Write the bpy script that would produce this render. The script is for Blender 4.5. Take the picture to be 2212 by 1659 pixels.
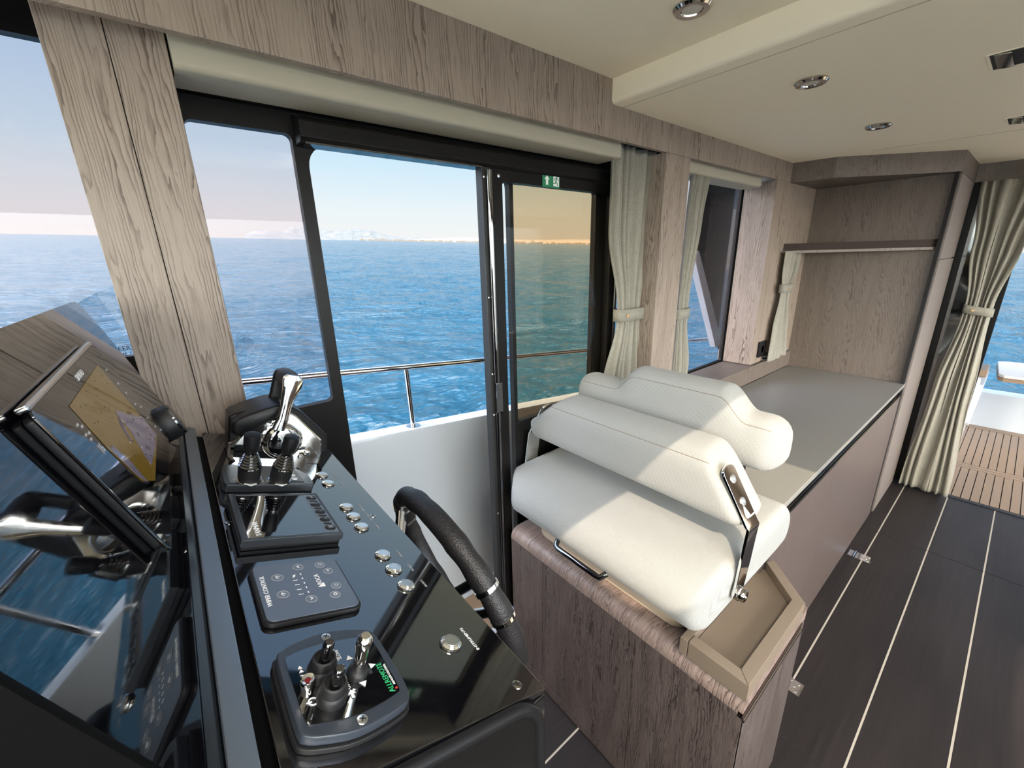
import bpy, bmesh, math, random
from mathutils import Vector, Matrix, noise
from mathutils.geometry import tessellate_polygon
random.seed(7)
S = bpy.context.scene
for o in list(bpy.data.objects): bpy.data.objects.remove(o)
COL = S.collection
V = Vector
PI = math.pi

# ------------------------------------------------------------------ camera
CAM = V((0, 0, 1.6))
yaw, pitch, roll = 0.676780341, 0.295215616, -0.0263172323
FPX, CX, CY = 888.568, 1106.0, 829.5
Fw = V((math.sin(yaw) * math.cos(pitch), math.cos(yaw) * math.cos(pitch), -math.sin(pitch)))
_r = V((math.cos(yaw), -math.sin(yaw), 0)); _u = _r.cross(Fw)
Rt = math.cos(roll) * _r + math.sin(roll) * _u
Up = -math.sin(roll) * _r + math.cos(roll) * _u
cd = bpy.data.cameras.new('camera'); cam = bpy.data.objects.new('camera', cd); COL.objects.link(cam)
cd.sensor_fit = 'HORIZONTAL'; cd.sensor_width = 36.0; cd.lens = FPX / 2212 * 36.0
cd.clip_start = 0.01; cd.clip_end = 60000
M = Matrix((Rt, Up, -Fw)).transposed().to_4x4(); M.translation = CAM
cam.matrix_world = M
S.camera = cam

def ray(px, py): return Fw + Rt * ((px - CX) / FPX) - Up * ((py - CY) / FPX)
def ony(px, py, y): d = ray(px, py); return CAM + d * (y / d.y)
def onx(px, py, x): d = ray(px, py); return CAM + d * (x / d.x)
def onz(px, py, z): d = ray(px, py); return CAM + d * ((z - 1.6) / d.z)

# ------------------------------------------------------------------ light
SEA_N = V((0.011, -0.054, 0.998)).normalized()          # the boat heels: true vertical in boat axes
SUN_D = V((1.0, 0.92, -1.33)).normalized()              # direction the sunlight travels
sl = bpy.data.lights.new('sun', 'SUN'); sl.energy = 4.0; sl.angle = math.radians(0.5); sl.color = (1.0, 0.83, 0.62)
so = bpy.data.objects.new('sun', sl); COL.objects.link(so); so.rotation_euler = SUN_D.to_track_quat('-Z', 'Y').to_euler()
so.location = (-4, -4, 8)

W = bpy.data.worlds.new('sky'); S.world = W; W.use_nodes = True
wn = W.node_tree; wn.nodes.clear(); wl = wn.links
def wnode(t, **k):
    n = wn.nodes.new(t)
    for a, b in k.items(): setattr(n, a, b)
    return n
tc = wnode('ShaderNodeTexCoord')
dn = wnode('ShaderNodeVectorMath', operation='DOT_PRODUCT'); dn.inputs[1].default_value = SEA_N
wl.new(tc.outputs['Generated'], dn.inputs[0])
mr = wnode('ShaderNodeMapRange'); mr.inputs[1].default_value = -0.1; mr.inputs[2].default_value = 0.9
wl.new(dn.outputs['Value'], mr.inputs[0])
cr = wnode('ShaderNodeValToRGB'); wl.new(mr.outputs[0], cr.inputs[0])
el = cr.color_ramp.elements
el[0].position = 0.0; el[0].color = (0.80, 0.80, 0.78, 1)
el[1].position = 1.0; el[1].color = (0.16, 0.34, 0.70, 1)
for p, c in ((0.10, (0.92, 0.92, 0.91, 1)), (0.16, (0.84, 0.92, 0.95, 1)), (0.26, (0.62, 0.83, 0.97, 1)), (0.42, (0.46, 0.68, 0.95, 1)), (0.62, (0.34, 0.56, 0.90, 1))):
    e = el.new(p); e.color = c
ds = wnode('ShaderNodeVectorMath', operation='DOT_PRODUCT'); ds.inputs[1].default_value = -SUN_D
wl.new(tc.outputs['Generated'], ds.inputs[0])
mx = wnode('ShaderNodeMath', operation='MAXIMUM'); mx.inputs[1].default_value = 0.0; wl.new(ds.outputs['Value'], mx.inputs[0])
pw = wnode('ShaderNodeMath', operation='POWER'); pw.inputs[1].default_value = 1.15; wl.new(mx.outputs[0], pw.inputs[0])
gl = wnode('ShaderNodeMath', operation='MULTIPLY_ADD'); gl.inputs[1].default_value = 21.0; gl.inputs[2].default_value = 0.76; wl.new(pw.outputs[0], gl.inputs[0])
bg = wnode('ShaderNodeBackground'); wo = wnode('ShaderNodeOutputWorld')
wc = wnode('ShaderNodeMix', data_type='RGBA'); wl.new(pw.outputs[0], wc.inputs[0]); wl.new(cr.outputs[0], wc.inputs[6]); wc.inputs[7].default_value = (1.0, 0.90, 0.77, 1)
wl.new(wc.outputs[2], bg.inputs[0]); wl.new(gl.outputs[0], bg.inputs[1]); wl.new(bg.outputs[0], wo.inputs[0])

S.view_settings.view_transform = 'Standard'; S.view_settings.look = 'None'
S.view_settings.exposure = 0.4; S.view_settings.gamma = 1.0; S.view_settings.use_curve_mapping = False

# ------------------------------------------------------------------ materials
def srgb(r, g, b):
    f = lambda c: (c / 255 / 12.92) if c / 255 <= 0.04045 else ((c / 255 + 0.055) / 1.055) ** 2.4
    return (f(r), f(g), f(b), 1)

class Mat:
    def __init__(s, name):
        s.m = bpy.data.materials.new(name); s.m.use_nodes = True
        s.t = s.m.node_tree; s.t.nodes.clear(); s.out = s.n('ShaderNodeOutputMaterial'); s.b = None
    def n(s, t, **k):
        x = s.t.nodes.new(t)
        for a, b in k.items(): setattr(x, a, b)
        return x
    def l(s, a, b): s.t.links.new(a, b)
    def bsdf(s, **k):
        s.b = s.n('ShaderNodeBsdfPrincipled'); s.l(s.b.outputs[0], s.out.inputs[0])
        for a, v in k.items(): s.b.inputs[a.replace('_', ' ')].default_value = v
        return s.b
    def pos(s, scale=(1, 1, 1), rot=(0, 0, 0), src='pos'):
        if src == 'pos': g = s.n('ShaderNodeNewGeometry').outputs['Position']
        else: g = s.n('ShaderNodeTexCoord').outputs['Object']
        mp = s.n('ShaderNodeMapping'); mp.inputs['Scale'].default_value = scale; mp.inputs['Rotation'].default_value = rot
        s.l(g, mp.inputs['Vector']); return mp.outputs[0]
    def noise(s, vec, scale, detail=3, rough=0.5, dist=0.0):
        x = s.n('ShaderNodeTexNoise'); x.inputs['Scale'].default_value = scale; x.inputs['Detail'].default_value = detail
        x.inputs['Roughness'].default_value = rough; x.inputs['Distortion'].default_value = dist
        s.l(vec, x.inputs['Vector']); return x.outputs['Fac']
    def math(s, op, a, b=None, c=None):
        x = s.n('ShaderNodeMath', operation=op)
        for i, v in enumerate((a, b, c)):
            if v is None: continue
            if isinstance(v, (int, float)): x.inputs[i].default_value = v
            else: s.l(v, x.inputs[i])
        return x.outputs[0]
    def ramp(s, fac, stops):
        x = s.n('ShaderNodeValToRGB'); s.l(fac, x.inputs[0]); e = x.color_ramp.elements
        e[0].position, e[0].color = stops[0][0], stops[0][1]; e[1].position, e[1].color = stops[-1][0], stops[-1][1]
        for p, c in stops[1:-1]: q = e.new(p); q.color = c
        return x.outputs[0]
    def bump(s, h, strength=0.3, dist=0.001):
        x = s.n('ShaderNodeBump'); x.inputs['Strength'].default_value = strength; x.inputs['Distance'].default_value = dist
        s.l(h, x.inputs['Height']); s.l(x.outputs[0], s.b.inputs['Normal'])

def simple(name, col, rough=0.5, metal=0.0, ior=1.5, coat=0.0, bump=None):
    m = Mat(name); m.bsdf(Base_Color=col, Roughness=rough, Metallic=metal, IOR=ior)
    m.b.inputs['Coat Weight'].default_value = coat
    n = m.noise(m.pos(), 90, 3)
    r = m.math('MULTIPLY_ADD', n, 0.08, rough - 0.04); m.l(r, m.b.inputs['Roughness'])
    if bump: m.bump(m.noise(m.pos(), bump[0], 4), bump[1], bump[2])
    return m.m

def wood(name, base, dark, light, scale=9.0, lines=16.0, along=(1, 1, 0.10), rough=0.45, rot=(0, 0, 0), contrast=1.0, bs=0.35):
    """open-pored oak: wavy growth lines from the level sets of a stretched noise, plus fine fibres"""
    m = Mat(name); m.bsdf(Roughness=rough)
    p = m.pos(along, rot)
    n = m.noise(p, scale, 1.0, 0.5, 0.0)
    n2 = m.noise(m.pos((along[0], along[1], along[2] * 3.2), rot), scale * 2.6, 3.0, 0.6, 0.0)
    sx = m.n('ShaderNodeSeparateXYZ'); m.l(m.pos((1, 1, 1), rot), sx.inputs[0])
    lin = m.math('MULTIPLY', m.math('ADD', m.math('MULTIPLY', sx.outputs[0], along[0]), m.math('MULTIPLY', sx.outputs[1], along[1])), lines * 8.5)
    f = m.math('FRACT', m.math('ADD', lin, m.math('ADD', m.math('MULTIPLY', n, lines * 1.0), m.math('MULTIPLY', n2, 4.5))))
    line = m.math('MULTIPLY', m.math('POWER', f, 3.0), m.math('SUBTRACT', 1.0, m.math('POWER', f, 30.0)))
    brk = m.noise(m.pos((along[0] * 30, along[1] * 30, along[2] * 70), rot), 1.0, 3)
    fib = m.noise(m.pos((along[0] * 420, along[1] * 420, along[2] * 260), rot), 1.0, 3, 0.65)
    big = m.noise(p, scale * 0.35, 1)
    ln = m.math('MULTIPLY', line, m.math('MAXIMUM', m.math('MULTIPLY_ADD', brk, 3.0, -0.85), 0.0))
    mix = m.math('ADD', m.math('MULTIPLY', ln, 0.68 * contrast), m.math('ADD', m.math('MULTIPLY', fib, 0.70), m.math('MULTIPLY', big, 0.12)))
    m.l(m.ramp(mix, [(0.2, light), (0.5, base), (0.98, dark)]), m.b.inputs['Base Color'])
    m.bump(m.math('ADD', m.math('MULTIPLY', ln, -1.2), m.math('MULTIPLY', fib, 0.6)), bs, 0.0010)
    return m.m

def mixc(a, b, t): return tuple(a[i] * (1 - t) + b[i] * t for i in range(3)) + (1,)
MT = {}
MT['wood'] = wood('limed_oak', (0.2856, 0.2278, 0.187, 1), (0.1156, 0.0816, 0.0612, 1), (0.3604, 0.2924, 0.2448, 1), scale=13, lines=15, along=(1, 1, 0.05), contrast=1.25)
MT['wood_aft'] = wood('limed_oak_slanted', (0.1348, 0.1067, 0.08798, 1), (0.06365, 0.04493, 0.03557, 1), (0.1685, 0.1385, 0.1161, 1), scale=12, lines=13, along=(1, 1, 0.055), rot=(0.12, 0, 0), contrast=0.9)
MT['wood_dark'] = wood('smoked_oak', (0.084, 0.064, 0.0592, 1), (0.024, 0.0168, 0.0152, 1), (0.132, 0.104, 0.0976, 1), scale=24, lines=15, along=(1, 1, 0.05), bs=0.5, contrast=1.5)
MT['wood_edge'] = wood('smoked_oak_edge', (0.204, 0.1496, 0.1292, 1), (0.0816, 0.0544, 0.04624, 1), (0.2992, 0.2312, 0.204, 1), scale=20, lines=14, along=(0.07, 1, 0.07), bs=0.6, contrast=1.2)
MT['wood_galley'] = wood('galley_oak', (0.0935, 0.07055, 0.0646, 1), (0.05525, 0.0408, 0.03655, 1), (0.1275, 0.09775, 0.0901, 1), scale=8, lines=8, contrast=0.5, bs=0.15, rough=0.38)
MT['wood_silver'] = wood('silver_oak', (0.1786, 0.1488, 0.1339, 1), (0.124, 0.09424, 0.08432, 1), (0.2232, 0.191, 0.1736, 1), scale=8, lines=8, contrast=0.5, bs=0.15)
MT['teak'] = wood('teak', (0.216, 0.144, 0.09, 1), (0.15, 0.096, 0.06, 1), (0.276, 0.198, 0.132, 1), along=(0.15, 1, 1), contrast=0.3)
MT['cream'] = simple('cream_vinyl', (0.88, 0.78, 0.61, 1), 0.55, bump=(220, 0.12, 0.0008))
MT['cream_soft'] = simple('cream_leatherette', (0.4, 0.368, 0.288, 1), 0.6, bump=(220, 0.12, 0.0008))
MT['taupe'] = simple('taupe_solid_surface', (0.1785, 0.1403, 0.1062, 1), 0.45)
MT['worktop'] = simple('greige_worktop', (0.2106, 0.2067, 0.195, 1), 0.32)
MT['plate'] = simple('beige_seat_base', (0.434, 0.35, 0.266, 1), 0.5)
MT['black_gloss'] = simple('black_glass', (0.003, 0.003, 0.004, 1), 0.045, ior=2.35)
MT['mirror_gloss'] = simple('black_mirror_glass', (0.003, 0.003, 0.004, 1), 0.035, ior=1.75)
MT['black_satin'] = simple('black_powder_coat', (0.006, 0.0055, 0.0055, 1), 0.34, ior=1.28)
MT['black_matte'] = simple('black_matte_panel', (0.003, 0.003, 0.003, 1), 0.55, ior=1.15)
MT['black_plastic'] = simple('black_plastic', (0.008, 0.008, 0.009, 1), 0.40, ior=1.35)
MT['black_rubber'] = simple('black_rubber', (0.008, 0.008, 0.009, 1), 0.5)
MT['grey_plastic'] = simple('dark_grey_plastic', (0.020, 0.023, 0.028, 1), 0.36)
MT['pad_sky_grey'] = simple('sky_tinted_membrane', (0.085, 0.105, 0.145, 1), 0.30)  # blue-grey base colour includes the soft reflection of the sky
MT['bezel_grey'] = simple('blue_grey_bezel', (0.030, 0.037, 0.050, 1), 0.32)
MT['pad_light'] = simple('light_grey_membrane', (0.12, 0.145, 0.19, 1), 0.35)
MT['chrome'] = simple('chrome', (0.86, 0.85, 0.83, 1), 0.06, 1.0)
MT['dark_chrome'] = simple('dark_chrome', (0.52, 0.49, 0.46, 1), 0.08, 1.0)
MT['steel'] = simple('polished_stainless', (0.72, 0.72, 0.72, 1), 0.14, 1.0)
MT['brushed'] = simple('brushed_steel', (0.75, 0.75, 0.75, 1), 0.28, 1.0)
MT['satin_metal'] = simple('satin_grey_metal', (0.16, 0.19, 0.23, 1), 0.33, 0.6)
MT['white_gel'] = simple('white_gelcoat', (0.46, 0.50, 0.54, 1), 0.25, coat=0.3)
MT['bounce_white'] = simple('bounce_white_paint', (0.86, 0.85, 0.82, 1), 0.45)  # extra-pale white so unseen surfaces bounce more light indoors
MT['white_print'] = simple('white_print', (0.80, 0.80, 0.80, 1), 0.6)
MT['grey_print'] = simple('grey_print', (0.30, 0.32, 0.34, 1), 0.6)
MT['green_print'] = simple('green_print', (0.02, 0.36, 0.13, 1), 0.5)
MT['sign_green'] = simple('sign_green', (0.012, 0.20, 0.085, 1), 0.5)
MT['red_print'] = simple('red_print', (0.6, 0.03, 0.02, 1), 0.5)
MT['red_lens'] = simple('dark_red_lens', (0.12, 0.006, 0.006, 1), 0.15)
MT['brown_button'] = simple('tan_button', (0.45, 0.30, 0.16, 1), 0.4)
MT['grout'] = simple('pale_caulk', (0.36, 0.33, 0.28, 1), 0.6)
MT['gap'] = simple('dark_gap', (0.006, 0.005, 0.005, 1), 0.8)
MT['brown_trim'] = simple('dark_brown_trim', (0.030, 0.018, 0.015, 1), 0.55, ior=1.25)
MT['lamp'] = simple('frosted_lens', (0.55, 0.50, 0.44, 1), 0.4)
MT['hazed_pale'] = simple('hazed_limestone', (0.075, 0.068, 0.060, 1), 0.9)  # far coast tone, paled in the base colour to look hazy
MT['table_grey'] = simple('pale_table', (0.62, 0.58, 0.54, 1), 0.5)
MT['out_cushion'] = simple('pale_lilac_cushion', (0.55, 0.53, 0.58, 1), 0.7)

def leather():
    m = Mat('black_leather'); m.bsdf(Base_Color=(0.012, 0.011, 0.012, 1), Roughness=0.45)
    v = m.n('ShaderNodeTexVoronoi'); v.inputs['Scale'].default_value = 420; m.l(m.pos(), v.inputs['Vector'])
    m.bump(v.outputs['Distance'], 0.5, 0.0012); return m.m
MT['leather'] = leather()

def fabric():
    m = Mat('pale_woven_upholstery'); m.bsdf(Roughness=0.9)
    m.b.inputs['Sheen Weight'].default_value = 0.15
    w1 = m.n('ShaderNodeTexWave'); w1.bands_direction = 'Y'; w1.inputs['Scale'].default_value = 165; w1.inputs['Distortion'].default_value = 0.4
    w2 = m.n('ShaderNodeTexWave'); w2.bands_direction = 'DIAGONAL'; w2.inputs['Scale'].default_value = 140; w2.inputs['Distortion'].default_value = 0.4
    p = m.pos((1, 1, 0.6)); m.l(p, w1.inputs['Vector']); m.l(m.pos((1, 0, 1)), w2.inputs['Vector'])
    h = m.math('MULTIPLY', w1.outputs['Fac'], w2.outputs['Fac'])
    c = m.ramp(m.math('ADD', m.math('MULTIPLY', h, 0.8), m.math('MULTIPLY', m.noise(m.pos(), 500, 2), 0.3)), [(0.0, (0.19, 0.19, 0.185, 1)), (0.5, (0.315, 0.32, 0.31, 1)), (1.0, (0.37, 0.37, 0.36, 1))])
    m.l(c, m.b.inputs['Base Color']); m.bump(h, 0.45, 0.0008); return m.m
MT['fabric'] = fabric()

def linen():
    m = Mat('linen'); m.bsdf(Roughness=0.9)
    a = m.noise(m.pos((500, 500, 25)), 1, 2); b = m.noise(m.pos((60, 60, 700)), 1, 2)
    h = m.math('ADD', a, b)
    c = m.ramp(m.math('MULTIPLY', h, 0.5), [(0.3, (0.20, 0.185, 0.155, 1)), (0.5, (0.31, 0.295, 0.25, 1)), (0.7, (0.37, 0.355, 0.31, 1))])
    m.l(c, m.b.inputs['Base Color']); m.bump(h, 0.4, 0.0008)
    # cloth lets a little daylight through
    tr = m.n('ShaderNodeBsdfTranslucent'); tr.inputs['Color'].default_value = (0.42, 0.39, 0.31, 1)
    mixn = m.n('ShaderNodeMixShader'); mixn.inputs[0].default_value = 0.18
    m.l(m.b.outputs[0], mixn.inputs[1]); m.l(tr.outputs[0], mixn.inputs[2]); m.l(mixn.outputs[0], m.out.inputs[0])
    return m.m
MT['linen'] = linen()

def floor_mat():
    m = Mat('dark_plank_floor'); m.bsdf(Roughness=0.45, IOR=1.35)
    a = m.noise(m.pos((3, 60, 60)), 1, 3); b = m.noise(m.pos((0.6, 2.2, 1)), 2, 1)
    c = m.ramp(m.math('ADD', m.math('MULTIPLY', a, 0.5), m.math('MULTIPLY', b, 0.5)), [(0.3, (0.012, 0.010, 0.0105, 1)), (0.55, (0.020, 0.0165, 0.017, 1)), (0.8, (0.029, 0.024, 0.024, 1))])
    m.l(c, m.b.inputs['Base Color']); m.bump(a, 0.15, 0.0005); return m.m
MT['floor'] = floor_mat()

def glass(name, tint, ior=1.3):
    m = Mat(name)
    t = m.n('ShaderNodeBsdfTransparent'); t.inputs[0].default_value = tint
    g = m.n('ShaderNodeBsdfGlossy'); g.inputs['Roughness'].default_value = 0.01; g.inputs['Color'].default_value = (1, 1, 1, 1)
    f = m.n('ShaderNodeFresnel'); f.inputs['IOR'].default_value = ior
    bf = m.n('ShaderNodeNewGeometry').outputs['Backfacing']
    x = m.n('ShaderNodeMixShader'); m.l(m.math('MULTIPLY', f.outputs[0], m.math('SUBTRACT', 1.0, bf)), x.inputs[0]); m.l(t.outputs[0], x.inputs[1]); m.l(g.outputs[0], x.inputs[2])
    m.l(x.outputs[0], m.out.inputs[0]); return m.m
MT['glass'] = glass('window_glass', (0.925, 0.875, 0.89, 1))
MT['glass_windscreen'] = glass('tinted_windscreen', (0.66, 0.70, 0.70, 1))
MT['glass_clear'] = glass('clear_glass', (0.97, 0.975, 0.97, 1))
MT['glass_brown'] = glass('brown_tinted_glass', (0.86, 0.74, 0.58, 1))
MT['glass_dark'] = glass('smoked_screen', (0.05, 0.05, 0.055, 1))

def emis(name, col, st):
    m = Mat(name); m.bsdf(Base_Color=(0.003, 0.003, 0.003, 1), Roughness=0.05)
    n = m.noise(m.pos(), 60, 3)
    c = m.ramp(n, [(0.3, tuple(x * 0.85 for x in col[:3]) + (1,)), (0.7, col)])
    m.l(c, m.b.inputs['Emission Color']); m.b.inputs['Emission Strength'].default_value = st; return m.m
MT['chart_yellow'] = emis('chart_land_yellow', (0.30, 0.19, 0.03, 1), 0.26)
MT['chart_lilac'] = emis('chart_sea_lilac', (0.27, 0.24, 0.32, 1), 0.28)
MT['chart_line'] = emis('chart_marks', (0.02, 0.015, 0.015, 1), 0.2)
MT['screen_text'] = emis('screen_text', (0.5, 0.48, 0.46, 1), 0.45)

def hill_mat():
    m = Mat('hazed_hillside'); m.bsdf(Roughness=1.0)
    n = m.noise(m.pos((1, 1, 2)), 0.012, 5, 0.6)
    m.l(m.ramp(n, [(0.35, (0.028, 0.036, 0.042, 1)), (0.55, (0.038, 0.046, 0.052, 1)), (0.72, (0.065, 0.058, 0.050, 1))]), m.b.inputs['Base Color']); return m.m  # blue-grey stops carry the distance haze in the base colour
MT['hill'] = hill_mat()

def sea_mat():
    m = Mat('sea_water'); m.bsdf(Base_Color=(0.003, 0.026, 0.050, 1), Roughness=0.10, IOR=1.33)
    b = m.noise(m.pos((0.45, 1.0, 1.0), (0, 0, -0.25)), 5.0, 4, 0.6, 0.6)
    a = m.noise(m.pos((0.5, 1.0, 1.0), (0, 0, 0.2)), 0.22, 6, 0.62, 0.3)
    rg = lambda v: m.math('SUBTRACT', 1.0, m.math('ABSOLUTE', m.math('SUBTRACT', m.math('MULTIPLY', v, 2.0), 1.0)))
    m.bump(m.math('ADD', m.math('MULTIPLY', rg(b), 0.05), m.math('MULTIPLY', rg(a), 1.2)), 1.0, 1.0)
    return m.m
MT['sea'] = sea_mat()

# ------------------------------------------------------------------ geometry helpers
class Fr:
    """local frame: a, b in the surface, n out of it"""
    def __init__(s, o, a, b, n): s.o, s.a, s.b, s.n = V(o), V(a).normalized(), V(b).normalized(), V(n).normalized()
    def __call__(s, a, b, h=0.0): return s.o + s.a * a + s.b * b + s.n * h
WORLD = Fr((0, 0, 0), (1, 0, 0), (0, 1, 0), (0, 0, 1))

class G:
    def __init__(s): s.v = []; s.f = []
    def add(s, vs, fs):
        k = len(s.v); s.v += [V(x) for x in vs]; s.f += [tuple(i + k for i in f) for f in fs]; return s
    def box(s, x0, x1, y0, y1, z0, z1, fr=WORLD):
        vs = [fr(x, y, z) for z in (z0, z1) for y in (y0, y1) for x in (x0, x1)]
        return s.add(vs, [(0, 2, 3, 1), (4, 5, 7, 6), (0, 1, 5, 4), (2, 6, 7, 3), (0, 4, 6, 2), (1, 3, 7, 5)])
    def prism(s, poly, h0, h1, fr=WORLD):
        n = len(poly); vs = [fr(a, b, h0) for a, b in poly] + [fr(a, b, h1) for a, b in poly]
        fs = [tuple(reversed(range(n))), tuple(range(n, 2 * n))] + [(i, (i + 1) % n, n + (i + 1) % n, n + i) for i in range(n)]
        return s.add(vs, fs)
    def holed(s, outer, holes, h0, h1, fr=WORLD):
        """flat plate with holes"""
        loops = [outer] + holes; co = [p for l in loops for p in l]; n = len(co)
        tris = [tuple(t) for t in tessellate_polygon([[V((p[0], p[1], 0)) for p in l] for l in loops])]
        edges = []; k = 0
        for l in loops:
            edges += [(k + i, k + (i + 1) % len(l)) for i in range(len(l))]; k += len(l)
        vs = [fr(a, b, h0) for a, b in co] + [fr(a, b, h1) for a, b in co]
        fs = tris + [tuple(i + n for i in t) for t in tris] + [(a, b, b + n, a + n) for a, b in edges]
        return s.add(vs, fs)
    def tube(s, pts, r, seg=12, closed=False, cap=True):
        pts = [V(p) for p in pts]; n = len(pts); rs = r if isinstance(r, (list, tuple)) else [r] * n
        prev = None; rings = []
        for i, p in enumerate(pts):
            if closed: t = (pts[(i + 1) % n] - pts[i - 1]).normalized()
            else: t = (pts[min(i + 1, n - 1)] - pts[max(i - 1, 0)]).normalized()
            if prev is None:
                ref = V((0, 0, 1)) if abs(t.z) < 0.9 else V((1, 0, 0)); u = t.cross(ref).normalized()
            else: u = (prev - t * prev.dot(t)).normalized()
            prev = u; w = t.cross(u)
            rings.append([p + (u * math.cos(2 * PI * k / seg) + w * math.sin(2 * PI * k / seg)) * rs[i] for k in range(seg)])
        return s.loft(rings, cap and not closed, closed)
    def loft(s, rings, cap=True, closed=False):
        m = len(rings[0]); n = len(rings); vs = [p for r in rings for p in r]; fs = []
        for i in range(n if closed else n - 1):
            j = (i + 1) % n
            for k in range(m): fs.append((i * m + k, i * m + (k + 1) % m, j * m + (k + 1) % m, j * m + k))
        if cap: fs += [tuple(reversed(range(m))), tuple(range((n - 1) * m, n * m))]
        return s.add(vs, fs)
    def lathe(s, a, b, prof, fr=WORLD, seg=24, tilt=None):
        """profile of (radius, height) about the frame normal at (a, b)"""
        rings = []
        ax = fr.n if tilt is None else (fr.n + fr.a * tilt[0] + fr.b * tilt[1]).normalized()
        u = (fr.a - ax * fr.a.dot(ax)).normalized(); w = ax.cross(u); o = fr(a, b, 0)
        for r, h in prof: rings.append([o + ax * h + (u * math.cos(2 * PI * k / seg) + w * math.sin(2 * PI * k / seg)) * max(r, 1e-5) for k in range(seg)])
        return s.loft(rings)

def rrect(x0, x1, y0, y1, r, seg=5):
    out = []
    for cx, cy, a0 in ((x1 - r, y1 - r, 0), (x0 + r, y1 - r, 90), (x0 + r, y0 + r, 180), (x1 - r, y0 + r, 270)):
        for i in range(seg + 1):
            a = math.radians(a0 + 90 * i / seg); out.append((cx + r * math.cos(a), cy + r * math.sin(a)))
    return out

ORG = {}
def link(o): COL.objects.link(o); return o
def build(name, g, mat, parent=None, smooth=40, bevel=0, bseg=2, origin=None):
    if parent is not None: o0 = ORG[parent.name]
    elif origin is not None: o0 = V(origin)
    else:
        xs = [v.x for v in g.v]; ys = [v.y for v in g.v]; zs = [v.z for v in g.v]
        o0 = V(((min(xs) + max(xs)) / 2, (min(ys) + max(ys)) / 2, min(zs)))
    me = bpy.data.meshes.new(name); me.from_pydata([v - o0 for v in g.v], [], g.f)
    bm = bmesh.new(); bm.from_mesh(me)
    bmesh.ops.remove_doubles(bm, verts=bm.verts, dist=1e-6)
    bmesh.ops.recalc_face_normals(bm, faces=bm.faces)
    if bevel:
        es = [e for e in bm.edges if len(e.link_faces) == 2 and e.calc_face_angle(0) > 0.5]
        bmesh.ops.bevel(bm, geom=es, offset=bevel, segments=bseg, profile=0.5, affect='EDGES', clamp_overlap=True)
    if smooth:
        a = math.radians(smooth)
        for f in bm.faces: f.smooth = True
        for e in bm.edges:
            if len(e.link_faces) == 2 and e.calc_face_angle(0) > a: e.smooth = False
    bm.to_mesh(me); bm.free(); me.materials.append(MT[mat] if isinstance(mat, str) else mat)
    o = bpy.data.objects.new(name, me); link(o)
    if bevel and smooth:
        wm = o.modifiers.new('weighted', 'WEIGHTED_NORMAL'); wm.keep_sharp = True; wm.weight = 100
    if parent is not None: o.parent = parent
    else: o.location = o0
    ORG[o.name] = o0
    return o
def tag(o, label=None, cat=None, group=None, kind=None):
    if label: o['label'] = label
    if cat: o['category'] = cat
    if group: o['group'] = group
    if kind: o['kind'] = kind
    return o
def struct(name, g, mat, label=None, cat=None, **k): return tag(build(name, g, mat, **k), label, cat, kind='structure')
def thing(name, label, cat, loc, group=None, kind=None):
    o = bpy.data.objects.new(name, None); o.empty_display_size = 0.05; link(o); o.location = V(loc); ORG[o.name] = V(loc)
    return tag(o, label, cat, group, kind)
def text(name, s, size, fr, a, b, h, mat, parent, rot=0.0, align='CENTER', ext=0.00015, sx=1.0):
    cu = bpy.data.curves.new(name, 'FONT'); cu.body = s; cu.size = size; cu.align_x = align; cu.align_y = 'CENTER'; cu.extrude = ext; cu.resolution_u = 3
    tmp = bpy.data.objects.new(name + '_tmp', cu); link(tmp)
    dg = bpy.context.evaluated_depsgraph_get(); dg.update()
    me = bpy.data.meshes.new_from_object(tmp.evaluated_get(dg)); bpy.data.objects.remove(tmp)
    g = G(); c, sn = math.cos(rot), math.sin(rot)
    vs = [fr(a + c * v.co.x * sx - sn * v.co.y, b + sn * v.co.x * sx + c * v.co.y, h + v.co.z) for v in me.vertices]
    g.add(vs, [tuple(p.vertices) for p in me.polygons])
    bpy.data.meshes.remove(me)
    return build(name, g, mat, parent, smooth=0)
def dup(root, delta, label=None):
    r = root.copy(); link(r); r.location = root.location + V(delta); ORG[r.name] = ORG[root.name] + V(delta)
    if label: r['label'] = label
    for ch in list(root.children):
        c = ch.copy(); link(c); c.parent = r; ORG[c.name] = ORG[r.name]
        for gch in list(ch.children):
            d = gch.copy(); link(d); d.parent = c; ORG[d.name] = ORG[r.name]
    return r

# ================================================================== THE SETTING
YI, YG = 0.945, 1.115          # inner side wall, glass line
ZV0, ZV1, ZL = 1.960, 2.122, 2.055
XA = 3.17                      # aft bulkhead of the galley
# sea, far coast
so_ = CAM - SEA_N * 3.1
ax = V((1, 0, 0)); ax = (ax - SEA_N * ax.dot(SEA_N)).normalized(); ay = SEA_N.cross(ax)
SEA = Fr(so_, ax, ay, SEA_N)
g = G()
rings = [0.5, 3, 12, 40, 150, 400, 620, 1500, 5000, 12000, 26000]
n = 64; lvl = lambda r: -0.6 if r < 410 else 0.0
vs = [SEA(r * math.cos(2 * PI * k / n), r * math.sin(2 * PI * k / n), lvl(r)) for r in rings for k in range(n)]
fs = [tuple(range(n))] + [(i * n + k, i * n + (k + 1) % n, (i + 1) * n + (k + 1) % n, (i + 1) * n + k) for i in range(len(rings) - 1) for k in range(n)]
g.add(vs, fs)
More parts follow.
